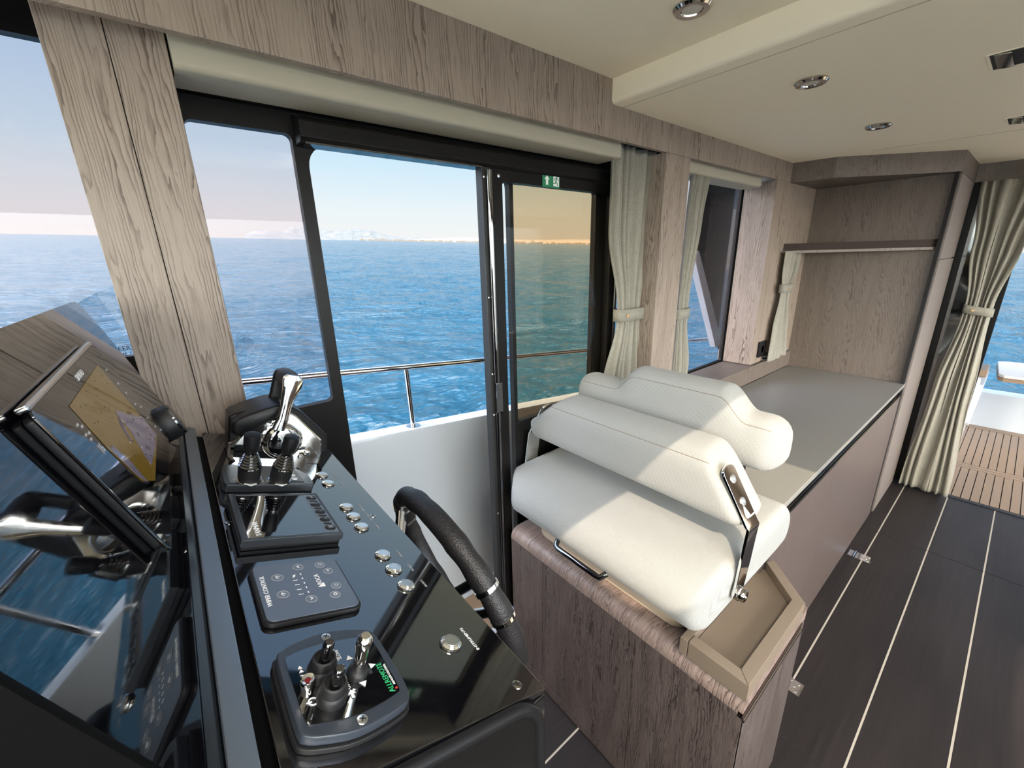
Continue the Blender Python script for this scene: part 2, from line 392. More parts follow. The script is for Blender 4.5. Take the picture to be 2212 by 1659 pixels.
# real waves on the water that the starboard and aft openings look at
def wave(x, y):
    h = 0.0
    for wl_, am, an, sd in ((9.0, 0.13, 0.5, 0), (3.6, 0.075, -0.2, 11), (1.5, 0.052, 0.65, 23), (0.62, 0.024, 0.1, 37), (0.30, 0.006, -0.4, 51)):
        ca, sa = math.cos(an), math.sin(an); u = (x * ca + y * sa) / wl_; v = (-x * sa + y * ca) / (wl_ * 2.1)
        q = noise.noise(V((u + sd, v - sd, sd * 0.7))); h += am * (1.0 - 2.6 * abs(q))
    return h
nr, na = 400, 500; r0, r1 = 3.2, 560.0; vs = []; fs = []
for i in range(nr):
    r = r0 * (r1 / r0) ** (i / (nr - 1)); fade = 1.0 if r < 380 else max(0.0, (540 - r) / 160.0)
    for j in range(na):
        az = math.radians(-16 + 128 * j / (na - 1)); x, y = r * math.cos(az), r * math.sin(az)
        vs.append(SEA(x, y, wave(x, y) * fade - (0.0 if i else 0.6)))
fs = [(i * na + j, i * na + j + 1, (i + 1) * na + j + 1, (i + 1) * na + j) for i in range(nr - 1) for j in range(na - 1)]
g.add(vs, fs)
me = bpy.data.meshes.new('sea'); me.from_pydata([v - so_ for v in g.v], [], g.f); me.polygons.foreach_set('use_smooth', [True] * len(me.polygons)); me.materials.append(MT['sea'])
o = bpy.data.objects.new('sea', me); link(o); o.location = so_; tag(o, 'open blue rippled sea seen through every window', 'sea', kind='stuff')

def seapt(px, py, D):
    d = ray(px, py); e = d.dot(SEA_N); hz = d - SEA_N * e
    k = D / hz.length; return SEA((hz * k).dot(ax), (hz * k).dot(ay), 3.1 + e * k)
def ridge(name, pts, D, depth, mat, label, cat):
    """a ridge of hills: skyline given as view directions at distance D, real width and slopes"""
    g = G(); rows = []
    out = []
    for i in range(len(pts) - 1):
        (x0, y0), (x1, y1) = pts[i], pts[i + 1]; m = max(2, int(abs(x1 - x0) / 4))
        for k in range(m): t = k / m; out.append((x0 + (x1 - x0) * t, y0 + (y1 - y0) * t))
    out.append(pts[-1])
    for i, (x, y) in enumerate(out):
        top = seapt(x, y, D); c = (top - SEA.o); a, b, h = c.dot(ax), c.dot(ay), c.dot(SEA_N)
        L = math.hypot(a, b); ua, ub = a / L, b / L; h = max(h, 2.0)
        row = []
        for k, (q, hh) in enumerate(((-1.0, -3), (-0.7, 0.25), (-0.35, 0.72), (0, 1.0), (0.5, 0.6), (1.0, -3))):
            j = 1 + 0.35 * (noise.noise(V((x * 0.08, k * 1.7, D * 0.01)))) if k in (1, 2) else 1
            dd = q * depth; z = hh * h * j if hh > 0 else hh
            row.append(SEA(a + ua * dd, b + ub * dd, z))
        rows.append(row)
    m = 6; vs = [p for r in rows for p in r]
    fs = [(i * m + k, (i + 1) * m + k, (i + 1) * m + k + 1, i * m + k + 1) for i in range(len(rows) - 1) for k in range(m - 1)]
    fs += [tuple(range(m)), tuple((len(rows) - 1) * m + k for k in reversed(range(m)))]
    g.add(vs, fs); return tag(build(name, g, mat, smooth=60), label, cat)
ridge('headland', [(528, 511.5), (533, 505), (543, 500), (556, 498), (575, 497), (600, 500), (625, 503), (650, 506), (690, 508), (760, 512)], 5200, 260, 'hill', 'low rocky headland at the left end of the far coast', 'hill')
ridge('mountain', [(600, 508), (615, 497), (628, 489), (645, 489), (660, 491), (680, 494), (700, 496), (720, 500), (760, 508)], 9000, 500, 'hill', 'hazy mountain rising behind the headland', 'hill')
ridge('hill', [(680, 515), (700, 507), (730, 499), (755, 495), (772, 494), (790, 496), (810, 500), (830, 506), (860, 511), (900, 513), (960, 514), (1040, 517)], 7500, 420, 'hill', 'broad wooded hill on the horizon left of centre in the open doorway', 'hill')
ridge('coast', [(880, 517.5), (920, 515.5), (960, 514), (1000, 513), (1040, 514), (1100, 517), (1160, 518), (1230, 517), (1290, 517), (1340, 520)], 6500, 200, 'hazed_pale', 'low pale coast strip behind the door frames', 'coast')
g = G()
for i in range(170):
    px = random.choice((random.uniform(690, 1040), random.uniform(880, 1040), random.uniform(1110, 1330)))
    D = 6200; base = seapt(px, 519 + (px - 760) * 0.004, D)
    c = base - SEA.o; a, b = c.dot(ax), c.dot(ay); w = random.uniform(12, 34); h = random.uniform(8, 24)
    g.box(a - w, a + w, b - w * 0.6, b + w * 0.6, -2, h, SEA)
tag(build('coastal_town', g, 'hazed_pale', smooth=0), 'pale buildings of a town along the distant shore', 'town', kind='stuff')
# ship on the horizon
sp = seapt(1158, 521, 3800); c = sp - SEA.o; a, b = c.dot(ax), c.dot(ay)
fx = V((Rt.x, Rt.y, 0)); fx = (fx - SEA_N * fx.dot(SEA_N)).normalized(); SH = Fr(SEA(a, b, 0), fx, SEA_N, fx.cross(SEA_N))
t = thing('ship', 'small grey ship on the horizon behind the brown door glass', 'ship', SH(0, 0, 0))
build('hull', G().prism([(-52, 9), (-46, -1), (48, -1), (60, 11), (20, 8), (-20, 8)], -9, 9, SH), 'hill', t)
build('superstructure', G().prism([(-44, 8), (-44, 20), (-36, 26), (-18, 26), (-12, 16), (4, 8)], -7, 7, SH), 'hazed_pale', t)
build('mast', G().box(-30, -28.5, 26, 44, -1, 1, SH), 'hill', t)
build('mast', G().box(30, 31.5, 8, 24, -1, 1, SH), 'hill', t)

# ---- hull, side deck, bulwark, rail (outside)
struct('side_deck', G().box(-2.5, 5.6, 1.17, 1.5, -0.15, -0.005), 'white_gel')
struct('trim_1', G().box(-2.5, 5.6, 1.22, 1.44, -0.012, 0.0), 'teak')
sh = lambda x: 0.938 - 0.0938 * (x - 0.565)        # sheer of the bulwark top
g = G()
prof = lambda x: [V((x, 1.5, -0.15)), V((x, 1.5, sh(x) - 0.012)), V((x, 1.504, sh(x))), V((x, 1.580, sh(x))), V((x, 1.588, sh(x) - 0.012)), V((x, 1.62, -0.9)), V((x, 1.56, -0.9))]
g.loft([prof(x) for x in (-3, -1, 0, 0.5, 1, 1.5, 2, 2.6, 3.4, 4.2)])
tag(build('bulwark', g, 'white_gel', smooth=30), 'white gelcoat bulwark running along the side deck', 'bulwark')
g = G(); sp_ = lambda x: sh(x) + 0.262
t = thing('guard_rail', 'polished stainless guard rail standing on the white bulwark', 'railing', (0.69, 1.54, sh(0.69)))
build('handrail', G().tube([(x, 1.54, sp_(x) if x < 3.2 else sp_(x)) for x in (-2.5, -1, 0, 1, 2, 3.0, 3.42)] + [(3.47, 1.54, sp_(3.45) - 0.02), (3.485, 1.54, sp_(3.47) - 0.07), (3.49, 1.54, sh(3.49))], 0.0125), 'steel', t)
for x in (-0.75, 0.692, 2.05):
    build('post', G().tube([(x - 0.008, 1.54, sp_(x)), (x, 1.545, sh(x))], 0.0105), 'steel', t)
    build('base_flange', G().lathe(x, 1.545, [(0.03, sh(x) - 0.002), (0.03, sh(x) + 0.003), (0.013, sh(x) + 0.006)]), 'steel', t)

# ---- floor
g = G().box(-1.2, 3.79, -1.55, 1.17, -0.08, 0.0); fl = struct('floor', g, 'floor')
for k in range(-8, 4):
    y = 0.0515 + 0.2105 * k
    build('caulk_line', G().box(-1.2, 3.76, y - 0.003, y + 0.003, -0.002, 0.0006), 'grout', fl)
hg = G()
hg.box(1.32, 1.3235, -0.9, 0.303, -0.001, 0.0009); hg.box(2.95, 2.9535, -0.9, 0.303, -0.001, 0.0009); hg.box(1.32, 2.9535, 0.3, 0.3035, -0.001, 0.0009)
build('hatch_gap', hg, 'gap', fl)
def hinge(x, y, label, full=True):
    t = thing('floor_hinge', label, 'hinge', (x, y, 0.001), 'steel hinges of the floor hatch')
    g = G().box(x - 0.032, x + 0.032, y - 0.075, y - 0.006, 0.0012, 0.0035); build('leaf', g, 'chrome', t, bevel=0.0008)
    if full: build('leaf', G().box(x - 0.032, x + 0.032, y + 0.006, y + 0.026, 0.0012, 0.0035), 'chrome', t, bevel=0.0008)
    build('pin', G().tube([(x - 0.032, y, 0.004), (x + 0.032, y, 0.004)], 0.0035, 8), 'chrome', t)
    for dx, dy in ((-0.02, -0.035), (0.02, -0.035), (-0.02, -0.06), (0.02, -0.06), (0, -0.05)):
        build('screw', G().lathe(x + dx, y + dy, [(0.0042, 0.0033), (0.0042, 0.0045), (0.001, 0.005)], seg=10), 'brushed', t)
hinge(2.62, 0.300, 'steel hinge of the floor hatch beside the far galley cabinet')
hinge(1.55, 0.300, 'steel hinge of the floor hatch half hidden behind the seat cabinet')

# ---- ceiling with roof hatch
hx0, hx1, hy0, hy1 = -0.345, 0.67, -0.625, -0.185
struct('ceiling', G().holed([(-1.2, -1.75), (1.19, -1.75), (1.19, YI + 0.02), (-1.2, YI + 0.02)], [rrect(hx0, hx1, hy0, hy1, 0.07)], ZV1, ZV1 + 0.05), 'cream')
g = G().holed([(-1.25, -1.62), (6.2, -1.62), (6.2, 1.5), (-1.25, 1.5)], [rrect(hx0, hx1, hy0, hy1, 0.07)], ZV1 + 0.05, ZV1 + 0.10)
g.box(3.9, 6.2, -3.6, -1.63, ZV1 + 0.05, ZV1 + 0.10); struct('roof', g, 'white_gel')  # outer port slab is out of view, added to keep sun off the cockpit
# dropped ceiling with a rounded fore edge
prof = [(1.188, ZV1)] + [(1.188 + 0.014 * (1 - math.cos(a)), ZL + 0.014 * (1 - math.sin(a))) for a in [i * PI / 2 / 6 for i in range(7)]] + [(3.80, ZL), (3.80, ZV1)]
XZ = Fr((0, 0, 0), (1, 0, 0), (0, 0, 1), (0, 1, 0))
cl = struct('ceiling_dropped', G().prism(prof, -1.75, YI + 0.02, XZ), 'cream')
p0, p1 = onz(1884, 325, ZL), onz(2212, 279, ZL)
build('seam', G().tube([p0, p0 + (p1 - p0) * 3], 0.0012, 6), 'cream_soft', cl)
build('seam', G().tube([(1.243, -1.7, ZL), (1.243, YI, ZL)], 0.0013, 6), 'cream_soft', cl)

def ceil_lamp(x, y, z, label):
    t = thing('ceiling_light', label, 'light', (x, y, z), 'recessed chrome ceiling spots')
    D = Fr((x, y, z), (1, 0, 0), (0, -1, 0), (0, 0, -1))
    build('rim', G().lathe(0, 0, [(0.040, 0.0), (0.041, 0.004), (0.036, 0.009), (0.024, 0.008), (0.022, 0.003)], D), 'dark_chrome', t)
    build('lens', G().lathe(0, 0, [(0.022, 0.001), (0.022, 0.005), (0.012, 0.0065)], D), 'lamp', t)
ceil_lamp(1.510, 0.507, ZL, 'larger-looking chrome ceiling spot near the cream ceiling step')
ceil_lamp(2.238, 0.497, ZL, 'chrome ceiling spot further aft toward the galley shelf')
ceil_lamp(1.02, 0.60, ZV1, 'chrome ceiling spot on the raised ceiling at the picture top')
def vent(x0, x1, y0, y1, label):
    t = thing('ceiling_vent', label, 'vent', ((x0 + x1) / 2, (y0 + y1) / 2, ZL), 'chrome louvred ceiling vents')
    build('frame', G().holed([(x0 - 0.006, y0 - 0.006), (x1 + 0.006, y0 - 0.006), (x1 + 0.006, y1 + 0.006), (x0 - 0.006, y1 + 0.006)], [[(x0, y0), (x1, y0), (x1, y1), (x0, y1)]], ZL - 0.002, ZL + 0.001), 'cream', t)
    build('backing', G().box(x0, x1, y0, y1, ZL - 0.0012, ZL - 0.0004), 'gap', t)
    n = 4
    for k in range(n):
        yy = y1 - 0.008 - k * (y1 - y0 - 0.016) / n
        build('slat', G().prism([(yy, ZL - 0.001), (yy - 0.030, ZL - 0.004), (yy - 0.030, ZL - 0.006), (yy, ZL - 0.003)], x0 + 0.004, x1 - 0.004, Fr((0, 0, 0), (0, 1, 0), (0, 0, 1), (1, 0, 0))), 'chrome', t)
vent(1.70, 1.84, -0.08, 0.185, 'chrome-louvred ceiling vent nearer the cream step')
vent(2.55, 2.68, -0.08, 0.185, 'chrome-louvred ceiling vent further aft, at the right picture edge')

# ---- starboard side wall
g = G().box(-1.2, 2.75, YI, YI + 0.018, ZV0, ZV1)                     # valance over the windows
struct('trim_2', g, 'wood', bevel=0.002)
XZg = Fr((0, 0, 0), (1, 0, 0), (0, 0, 1), (0, 1, 0))
g = G().box(1.515, 1.688, YI, 1.10, 0.86, ZV0)
struct('wall_starboard_pillar', g, 'wood', bevel=0.0015)
# wall aft of window 3, with reveal, and wall below
g = G().box(2.564, XA + 0.6, YI, 1.105, 0.965, ZV0).box(2.7505, XA + 0.6, YI, 1.105, ZV0 + 0.0005, ZL + 0.06)
struct('wall_starboard_aft', g, 'wood', bevel=0.0015)
g = G().box(1.515, XA + 0.6, YI - 0.002, 1.14, 0.0, 0.860)
struct('wall_starboard', g, 'wood_galley')
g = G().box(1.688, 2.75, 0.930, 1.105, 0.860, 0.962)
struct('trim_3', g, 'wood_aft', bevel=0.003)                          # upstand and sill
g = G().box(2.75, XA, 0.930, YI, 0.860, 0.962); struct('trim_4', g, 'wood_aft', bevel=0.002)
# windscreen pillar at the helm (two boards)
t = thing('wall_starboard_post', None, None, (0, 1.01, 1.2), kind='structure')
build('board', G().box(-0.074, 0.0025, 1.005, 1.10, 0.2, ZV0 + 0.1), 'wood', t, bevel=0.0015)
build('board', G().box(0.0035, 0.080, 1.005, 1.10, 0.2, ZV0 + 0.1), 'wood', t, bevel=0.0015)
build('joint', G().box(0.0015, 0.0045, 1.012, 1.09, 0.2, ZV0 + 0.1), 'gap', t)

# ---- black surround plate with its cut-outs
def rr(x0, x1, z0, z1, r): return rrect(x0, x1, z0, z1, r, 6)
plate = G().holed([(0.05, 0.0), (1.440, 0.0), (1.440, 2.03), (0.05, 2.03)],
    [rr(0.088, 0.281, 1.250, 1.879, 0.014), rr(0.309, 0.903, 0.02, 1.864, 0.05), rr(0.918, 1.327, 1.012, 1.838, 0.016)], 1.112, 1.135, XZ)
w1 = struct('window_1', plate, 'black_satin')
build('pane', G().box(0.085, 0.285, 1.118, 1.124, 1.245, 1.885), 'glass', w1)
build('pane', G().box(0.912, 1.333, 1.118, 1.124, 1.005, 1.845), 'glass_brown', w1)
build('sill', G().box(0.31, 0.90, 1.06, 1.17, -0.001, 0.02), 'black_satin', w1)
# upper black fascia above the plate, stepped
build('fascia', G().prism([(1.135, 2.03), (1.085, 2.03), (1.085, 1.955), (1.100, 1.938), (1.112, 1.925), (1.135, 1.925)], 0.051, 1.44, Fr((0, 0, 0), (0, 1, 0), (0, 0, 1), (1, 0, 0))), 'black_satin', w1, bevel=0.002)
# forward side window beyond the pillar
g = G().holed([(-1.2, 0.2), (0.05, 0.2), (0.05, 2.03), (-1.2, 2.03)], [rr(-1.0, 0.04, 1.432, 1.966, 0.02)], 1.112, 1.135, XZ)
w2 = struct('window_2', g, 'black_satin')
build('pane', G().box(-1.0, 0.04, 1.118, 1.124, 1.42, 1.97), 'glass', w2)
GLS = Fr((0, 1.1178, 0), (1, 0, 0), (0, 0, 1), (0, -1, 0))
stick = text('sticker_lettering', 'CREERS', 0.012, GLS, -0.098, 1.448, 0.0004, 'gap', w2)
text('sticker_lettering', 'TOME T.', 0.009, GLS, -0.098, 1.437, 0.0004, 'gap', w2)
# window 3 (aft side window)
g = G().holed([(1.440, 0.90), (2.60, 0.90), (2.60, 2.03), (1.440, 2.03)], [rr(1.462, 2.553, 0.968, 1.945, 0.012)], 1.112, 1.130, XZ)
w3 = struct('window_3', g, 'black_satin')
build('pane', G().box(1.455, 2.556, 1.116, 1.121, 0.96, 1.95), 'glass', w3)

# ---- sliding door leaf with its track
t = thing('door_1', None, None, (1.08, 1.08, 0.02), kind='structure')
build('track', G().prism([(1.110, 1.918), (1.072, 1.906), (1.060, 1.896), (1.060, 1.865), (1.068, 1.856), (1.110, 1.856)], 0.286, 1.440, Fr((0, 0, 0), (0, 1, 0), (0, 0, 1), (1, 0, 0))), 'black_satin', t, bevel=0.0015)
build('track_lip', G().box(0.296, 0.768, 1.066, 1.108, 1.853, 1.857), 'black_gloss', t)
leaf = build('leaf_frame', G().holed([(0.795, 0.02), (1.412, 0.02), (1.412, 1.862), (0.795, 1.862)], [rr(0.842, 1.372, 0.05, 1.824, 0.012)], 1.070, 1.098, XZ), 'black_satin', t, bevel=0)
build('pane', G().box(0.838, 1.376, 1.082, 1.086, 0.045, 1.828), 'glass_clear', t)
build('seal_strip', G().box(0.766, 0.797, 1.068, 1.100, 0.02, 1.858), 'black_rubber', t, bevel=0.003)
build('gasket_tube', G().tube([(0.789, 1.062, 0.05), (0.789, 1.062, 1.10)], 0.0095).tube([(0.789, 1.062, 1.205), (0.789, 1.062, 1.848)], 0.0095), 'black_gloss', t)
lt = build('latch', G().box(0.779, 0.803, 1.050, 1.072, 1.10, 1.205), 'black_gloss', t, bevel=0.002)
build('latch_plate', G().prism([(0.803, 1.09), (0.822, 1.09), (0.822, 1.175), (0.806, 1.195)], 1.056, 1.066, XZ), 'black_satin', lt)
build('gasket_tube', G().tube([(1.402, 1.062, 0.05), (1.402, 1.062, 1.848)], 0.007), 'black_gloss', t)
SCR = lambda x, z, y=1.067: Fr((x, y, z), (1, 0, 0), (0, 0, 1), (0, -1, 0))
for x, z in ((0.773, 1.83), (0.773, 1.485), (0.775, 1.235), (0.775, 1.09), (0.775, 0.70), (0.829, 1.838), (1.365, 1.838)):
    big = x > 0.8
    build('screw', G().lathe(0, 0, [(0.005 if big else 0.0032, -0.001 if not big else -0.004), (0.005 if big else 0.0032, 0.001), (0.001, 0.002)], SCR(x, z, 1.067 if not big else 1.070), 10), 'brushed', t)
# exit sign
t = thing('exit_sign', 'green emergency exit sign on the sliding door frame with arrow and running figure', 'sign', (1.046, 1.0695, 1.822))
SG = Fr((1.046, 1.0695, 1.8435), (1, 0, 0), (0, 0, 1), (0, -1, 0))
build('plate', G().box(-0.039, 0.039, -0.0215, 0.0205, 0, 0.0012, SG), 'sign_green', t)
build('doorway_symbol', G().box(0.010, 0.036, -0.0165, 0.017, 0.0012, 0.0015, SG), 'white_print', t)
build('arrow', G().prism([(-0.024, -0.014), (-0.014, -0.014), (-0.014, 0.002), (-0.008, 0.002), (-0.019, 0.014), (-0.030, 0.002), (-0.024, 0.002)], 0.0012, 0.0016, SG), 'white_print', t)
g = G().lathe(0.0265, 0.0115, [(0.0027, 0.0015), (0.0027, 0.0019)], SG, 12)
def bar(g, p, q, w, fr, h0=0.0015, h1=0.0019):
    d = V((q[0] - p[0], q[1] - p[1])).normalized(); nx, ny = -d.y * w / 2, d.x * w / 2
    g.prism([(p[0] + nx, p[1] + ny), (q[0] + nx, q[1] + ny), (q[0] - nx, q[1] - ny), (p[0] - nx, p[1] - ny)], h0, h1, fr); return g
for p, q, w in (((0.024, 0.009), (0.0215, -0.001), 0.0045), ((0.025, 0.0075), (0.031, 0.003), 0.0022), ((0.031, 0.003), (0.035, 0.004), 0.002), ((0.023, 0.0085), (0.0165, 0.007), 0.002), ((0.0165, 0.007), (0.013, 0.001), 0.002), ((0.022, -0.001), (0.027, -0.007), 0.003), ((0.027, -0.007), (0.029, -0.015), 0.0026), ((0.0215, -0.001), (0.018, -0.008), 0.003), ((0.018, -0.008), (0.009, -0.0085), 0.0026)): bar(g, p, q, w, SG)
build('running_figure', g, 'sign_green', t)

# ---- blinds (cream leatherette boxes above the windows)
def blind(x0, x1, label):
    YZ = Fr((0, 0, 0), (0, 1, 0), (0, 0, 1), (1, 0, 0))
    y0 = 0.985
    pr = [(y0 + 0.10, 2.02), (y0 + 0.004, 2.02)] + [(y0 + 0.012 - 0.012 * math.cos(a), 1.934 - 0.012 * math.sin(a)) for a in [i * PI / 2 / 6 for i in range(7)]] + [(y0 + 0.10, 1.921)]
    o = build('blind_box', G().prism(pr, x0, x1, YZ), 'cream_soft', bevel=0); return tag(o, label, 'blind')
blind(0.083, 1.30, 'long cream padded blind box above the black sliding door')
b2 = blind(1.70, 2.472, 'short cream padded blind box above the aft side window')

# ---- aft structure: header soffit, bulkhead, end panel
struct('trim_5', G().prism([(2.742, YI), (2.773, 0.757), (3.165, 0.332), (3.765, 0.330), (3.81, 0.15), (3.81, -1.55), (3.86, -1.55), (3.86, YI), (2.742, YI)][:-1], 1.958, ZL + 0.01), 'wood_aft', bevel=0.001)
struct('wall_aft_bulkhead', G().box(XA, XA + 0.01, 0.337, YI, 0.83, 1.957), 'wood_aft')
struct('trim_6', G().box(3.135, 3.172, 0.3365, 0.352, 0.0, 1.958), 'gap')
t = thing('tall_cabinet', 'tall silvery oak end cabinet between the galley and the cockpit curtain', 'cabinet', (3.47, 0.55, 0))
build('body', G().box(3.192, 3.755, 0.345, YI - 0.005, 0.0, 1.957), 'wood_silver', t)
build('door', G().box(3.182, 3.755, 0.330, 0.344, 1.543, 1.955), 'wood_silver', t, bevel=0.001)
build('door', G().box(3.182, 3.755, 0.330, 0.344, 0.004, 1.537), 'wood_silver', t, bevel=0.001)
# shelf
t = thing('shelf', 'wooden shelf with a dark fiddle edge across the galley bulkhead', 'shelf', (3.0, 0.64, 1.585))
P = [(2.782, YI - 0.001), (3.16, 0.338), (XA - 0.001, 0.338), (XA - 0.001, YI - 0.001)]
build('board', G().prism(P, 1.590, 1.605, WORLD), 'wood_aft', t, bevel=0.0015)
d = (V((3.16, 0.338)) - V((2.782, YI))).normalized(); nn = V((-d.y, d.x)) * -1
g = G(); q = lambda s, w: (2.782 + d.x * s - d.y * w, YI - 0.001 + d.y * s + d.x * w)
Ls = (V((3.16, 0.338)) - V((2.782, YI))).length
g.prism([q(0.004, 0.006), q(Ls - 0.01, 0.006), q(Ls - 0.01, 0.016), q(0.004, 0.016)], 1.605, 1.643)
build('fiddle', g, 'brown_trim', t)
# power socket and cable
t = thing('power_socket', 'black square power socket on the oak wall below the small curtain', 'socket', (2.685, YI - 0.002, 0.99))
SK = Fr((2.685, YI, 1.045), (1, 0, 0), (0, 0, 1), (0, -1, 0))
build('plate', G().prism(rrect(-0.052, 0.052, -0.047, 0.047, 0.008), 0, 0.010, SK), 'black_plastic', t, bevel=0.001)
build('insert', G().lathe(0, 0, [(0.026, 0.010), (0.026, 0.012), (0.022, 0.012), (0.021, 0.004)], SK), 'black_rubber', t)
g = G().tube([(2.76 + 0.035 * math.cos(a), 0.937 + 0.01 * math.sin(2 * a), 0.974 + 0.016 + 0.018 * math.sin(a)) for a in [i * 2 * PI / 20 for i in range(20)]], 0.006, 8, closed=True)
tag(build('coiled_cable', g, 'black_gloss'), 'black coiled cable lying on the sill beside the socket', 'cable')

# ---- port side, windscreen, aft wall (mostly behind the camera)
g = G().holed([(-1.2, 0.0), (3.80, 0.0), (3.80, ZV1), (-1.2, ZV1)], [rrect(-0.95, 1.1, 0.75, 1.93, 0.05), rrect(1.25, 3.5, 0.75, 1.93, 0.05)], -1.60, -1.55, XZ)
wp = struct('wall_port', g, 'wood')
build('pane', G().box(-0.97, 3.52, -1.578, -1.572, 0.74, 2.0), 'glass_clear', wp)
g = G().holed([(-1.60, 0.0), (1.14, 0.0), (1.14, ZV1), (-1.60, ZV1)], [rrect(-1.45, -0.3, 1.18, 2.02, 0.05), rrect(-0.2, 0.95, 1.18, 2.02, 0.05)], -1.22, -1.17, Fr((0, 0, 0), (0, 1, 0), (0, 0, 1), (1, 0, 0)))
wf = struct('wall_forward', g, 'wood')
build('pane', G().box(-1.20, -1.194, -1.47, 0.97, 1.16, 2.04), 'glass_windscreen', wf)
struct('bounce_foredeck', G().box(-4.5, -1.21, -1.9, 1.5, 0.95, 1.05), 'bounce_white')  # unseen bow deck, added to bounce sunlight up to the ceiling
struct('bounce_deck_port', G().box(-1.21, 5.6, -2.3, -1.61, -0.15, -0.005), 'bounce_white')  # unseen port deck, added to reflect sun in through the windows
struct('dashboard', G().box(-1.17, -0.56, -1.55, 1.0, 1.16, 1.18), 'bounce_white')  # hidden dash top, whitened to bounce light upward
t = thing('bounce_sofa', 'unseen cream couch added along the port side to bounce light', 'bounce_sofa', (2.4, -1.2, 0.0))
build('base', G().box(1.2, 3.6, -1.54, -0.85, 0.0, 0.30), 'wood_dark', t)  # couch out of view, added to throw sunlight onto the ceiling
for i in range(3): build('seat_cushion', G().box(1.22 + i * 0.79, 1.99 + i * 0.79, -1.40, -0.83, 0.30, 0.44), 'cream_soft', t, bevel=0.03, bseg=3)
for i in range(3): build('back_cushion', G().box(1.22 + i * 0.79, 1.99 + i * 0.79, -1.54, -1.40, 0.40, 0.80), 'cream_soft', t, bevel=0.03, bseg=3)
struct('wall_aft', G().box(3.80, 3.86, -1.55, -1.15, 0.0, ZL), 'wood')
t = thing('door_2', None, None, (3.83, 0.21, 0.0), kind='structure')
build('frame', G().box(3.79, 3.85, 0.30, 0.345, 0.0, 1.96).box(3.79, 3.85, 0.085, 0.12, 0.0, 1.96), 'black_satin', t)
build('pane', G().box(3.80, 3.83, 0.12, 0.30, 0.0, 1.96), 'black_gloss', t)
struct('trim_7', G().box(3.765, 3.80, -1.2, 0.345, -0.03, 0.004), 'black_rubber')

# ---- cockpit outside
ck = struct('cockpit_floor', G().box(3.80, 5.7, -1.6, 1.5, -0.10, -0.006), 'gap')
k = 0
for y in [0.34 - 0.043 * i for i in range(28)]:
    for x0, x1 in ((3.815, 4.40), (4.50, 5.50)):
        build('teak_plank', G().box(x0, x1, y - 0.0385, y, -0.02, 0.0), 'teak', ck)
build('teak_margin', G().box(4.405, 4.445, -1.5, 0.6, -0.02, 0.0).box(4.450, 4.495, -1.5, 0.6, -0.02, 0.0).box(5.505, 5.60, -1.5, 0.6, -0.02, 0.0), 'teak', ck)
struct('transom', G().box(5.60, 5.75, -1.6, 1.5, -0.10, 0.325), 'white_gel', bevel=0.01)
t = thing('cockpit_table', 'pale cockpit table with a brown edge outside the aft doorway', 'table', (5.25, -0.35, 0.0))
P = [(4.95, -0.02), (5.0, 0.01), (5.55, 0.04), (5.6, -0.02), (5.6, -0.8), (4.95, -0.8)]
build('tabletop', G().prism(P, 0.605, 0.625), 'table_grey', t, bevel=0.003)
build('edge_band', G().prism([(a + (0.002 if a > 5 else -0.002), b) for a, b in P], 0.575, 0.604), 'teak', t)
build('leg', G().tube([(5.25, -0.4, 0.0), (5.25, -0.4, 0.58)], 0.04), 'steel', t)
t = thing('cockpit_seat', 'pale cockpit bench cushion half hidden by the aft curtain', 'seat', (4.75, 0.25, 0.0))
build('base', G().prism([(0.075, 0.27), (0.062, 0.60), (0.40, 0.60), (0.40, 0.27)], 4.60, 5.2, Fr((0, 0, 0), (0, 1, 0), (0, 0, 1), (1, 0, 0))).box(4.62, 5.2, 0.10, 0.4, 0.0, 0.27), 'white_gel', t, bevel=0.006)
build('cushion', G().box(4.55, 4.62, 0.085, 0.40, 0.29, 0.655), 'out_cushion', t, bevel=0.02, bseg=3)
build('backrest', G().box(4.9, 5.15, 0.07, 0.30, 0.60, 0.66), 'teak', t, bevel=0.004)
# outside the aft side window: smoked screen with its white diagonal stay
t = thing('side_screen', 'smoked dark side screen outside the aft side window', 'screen', (3.0, 1.4, 0.9))
P = [(2.63, 1.70), (3.16, 0.90), (3.7, 0.9), (3.7, 2.2), (2.6, 2.2)]
build('panel', G().prism(P, 1.400, 1.408, XZ), 'black_gloss', t)
build('stay', G().prism([(2.60, 1.62), (2.68, 1.62), (3.18, 0.93), (3.07, 0.93)], 1.385, 1.43, XZ), 'white_gel', t, bevel=0.004)

#@@OBJECTS
# ================================================================== GALLEY
t = thing('galley_cabinet', 'dark oak galley base cabinet under the greige worktop', 'cabinet', (2.2, 0.64, 0))
build('carcass', G().box(1.222, 3.14, 0.352, 0.93, 0.0, 0.826), 'wood_galley', t)
xs = [1.222, 1.90, 2.58, 3.132]
for i in range(3):
    build('door', G().box(xs[i] + 0.0012, xs[i + 1] - 0.0012, 0.338, 0.352, 0.004, 0.795), 'wood_galley', t, bevel=0.0008)
    h = build('handle_rail', G().box(xs[i] + 0.001, xs[i + 1] - 0.001, 0.333, 0.345, 0.797, 0.806), 'dark_chrome', t, bevel=0.001)
build('finger_channel', G().box(1.222, 3.135, 0.346, 0.352, 0.806, 0.834), 'black_gloss', t)
tag(build('worktop', G().box(1.215, XA - 0.001, 0.334, 0.929, 0.838, 0.860), 'worktop', bevel=0.003), 'long greige galley worktop running back to the oak bulkhead', 'worktop')

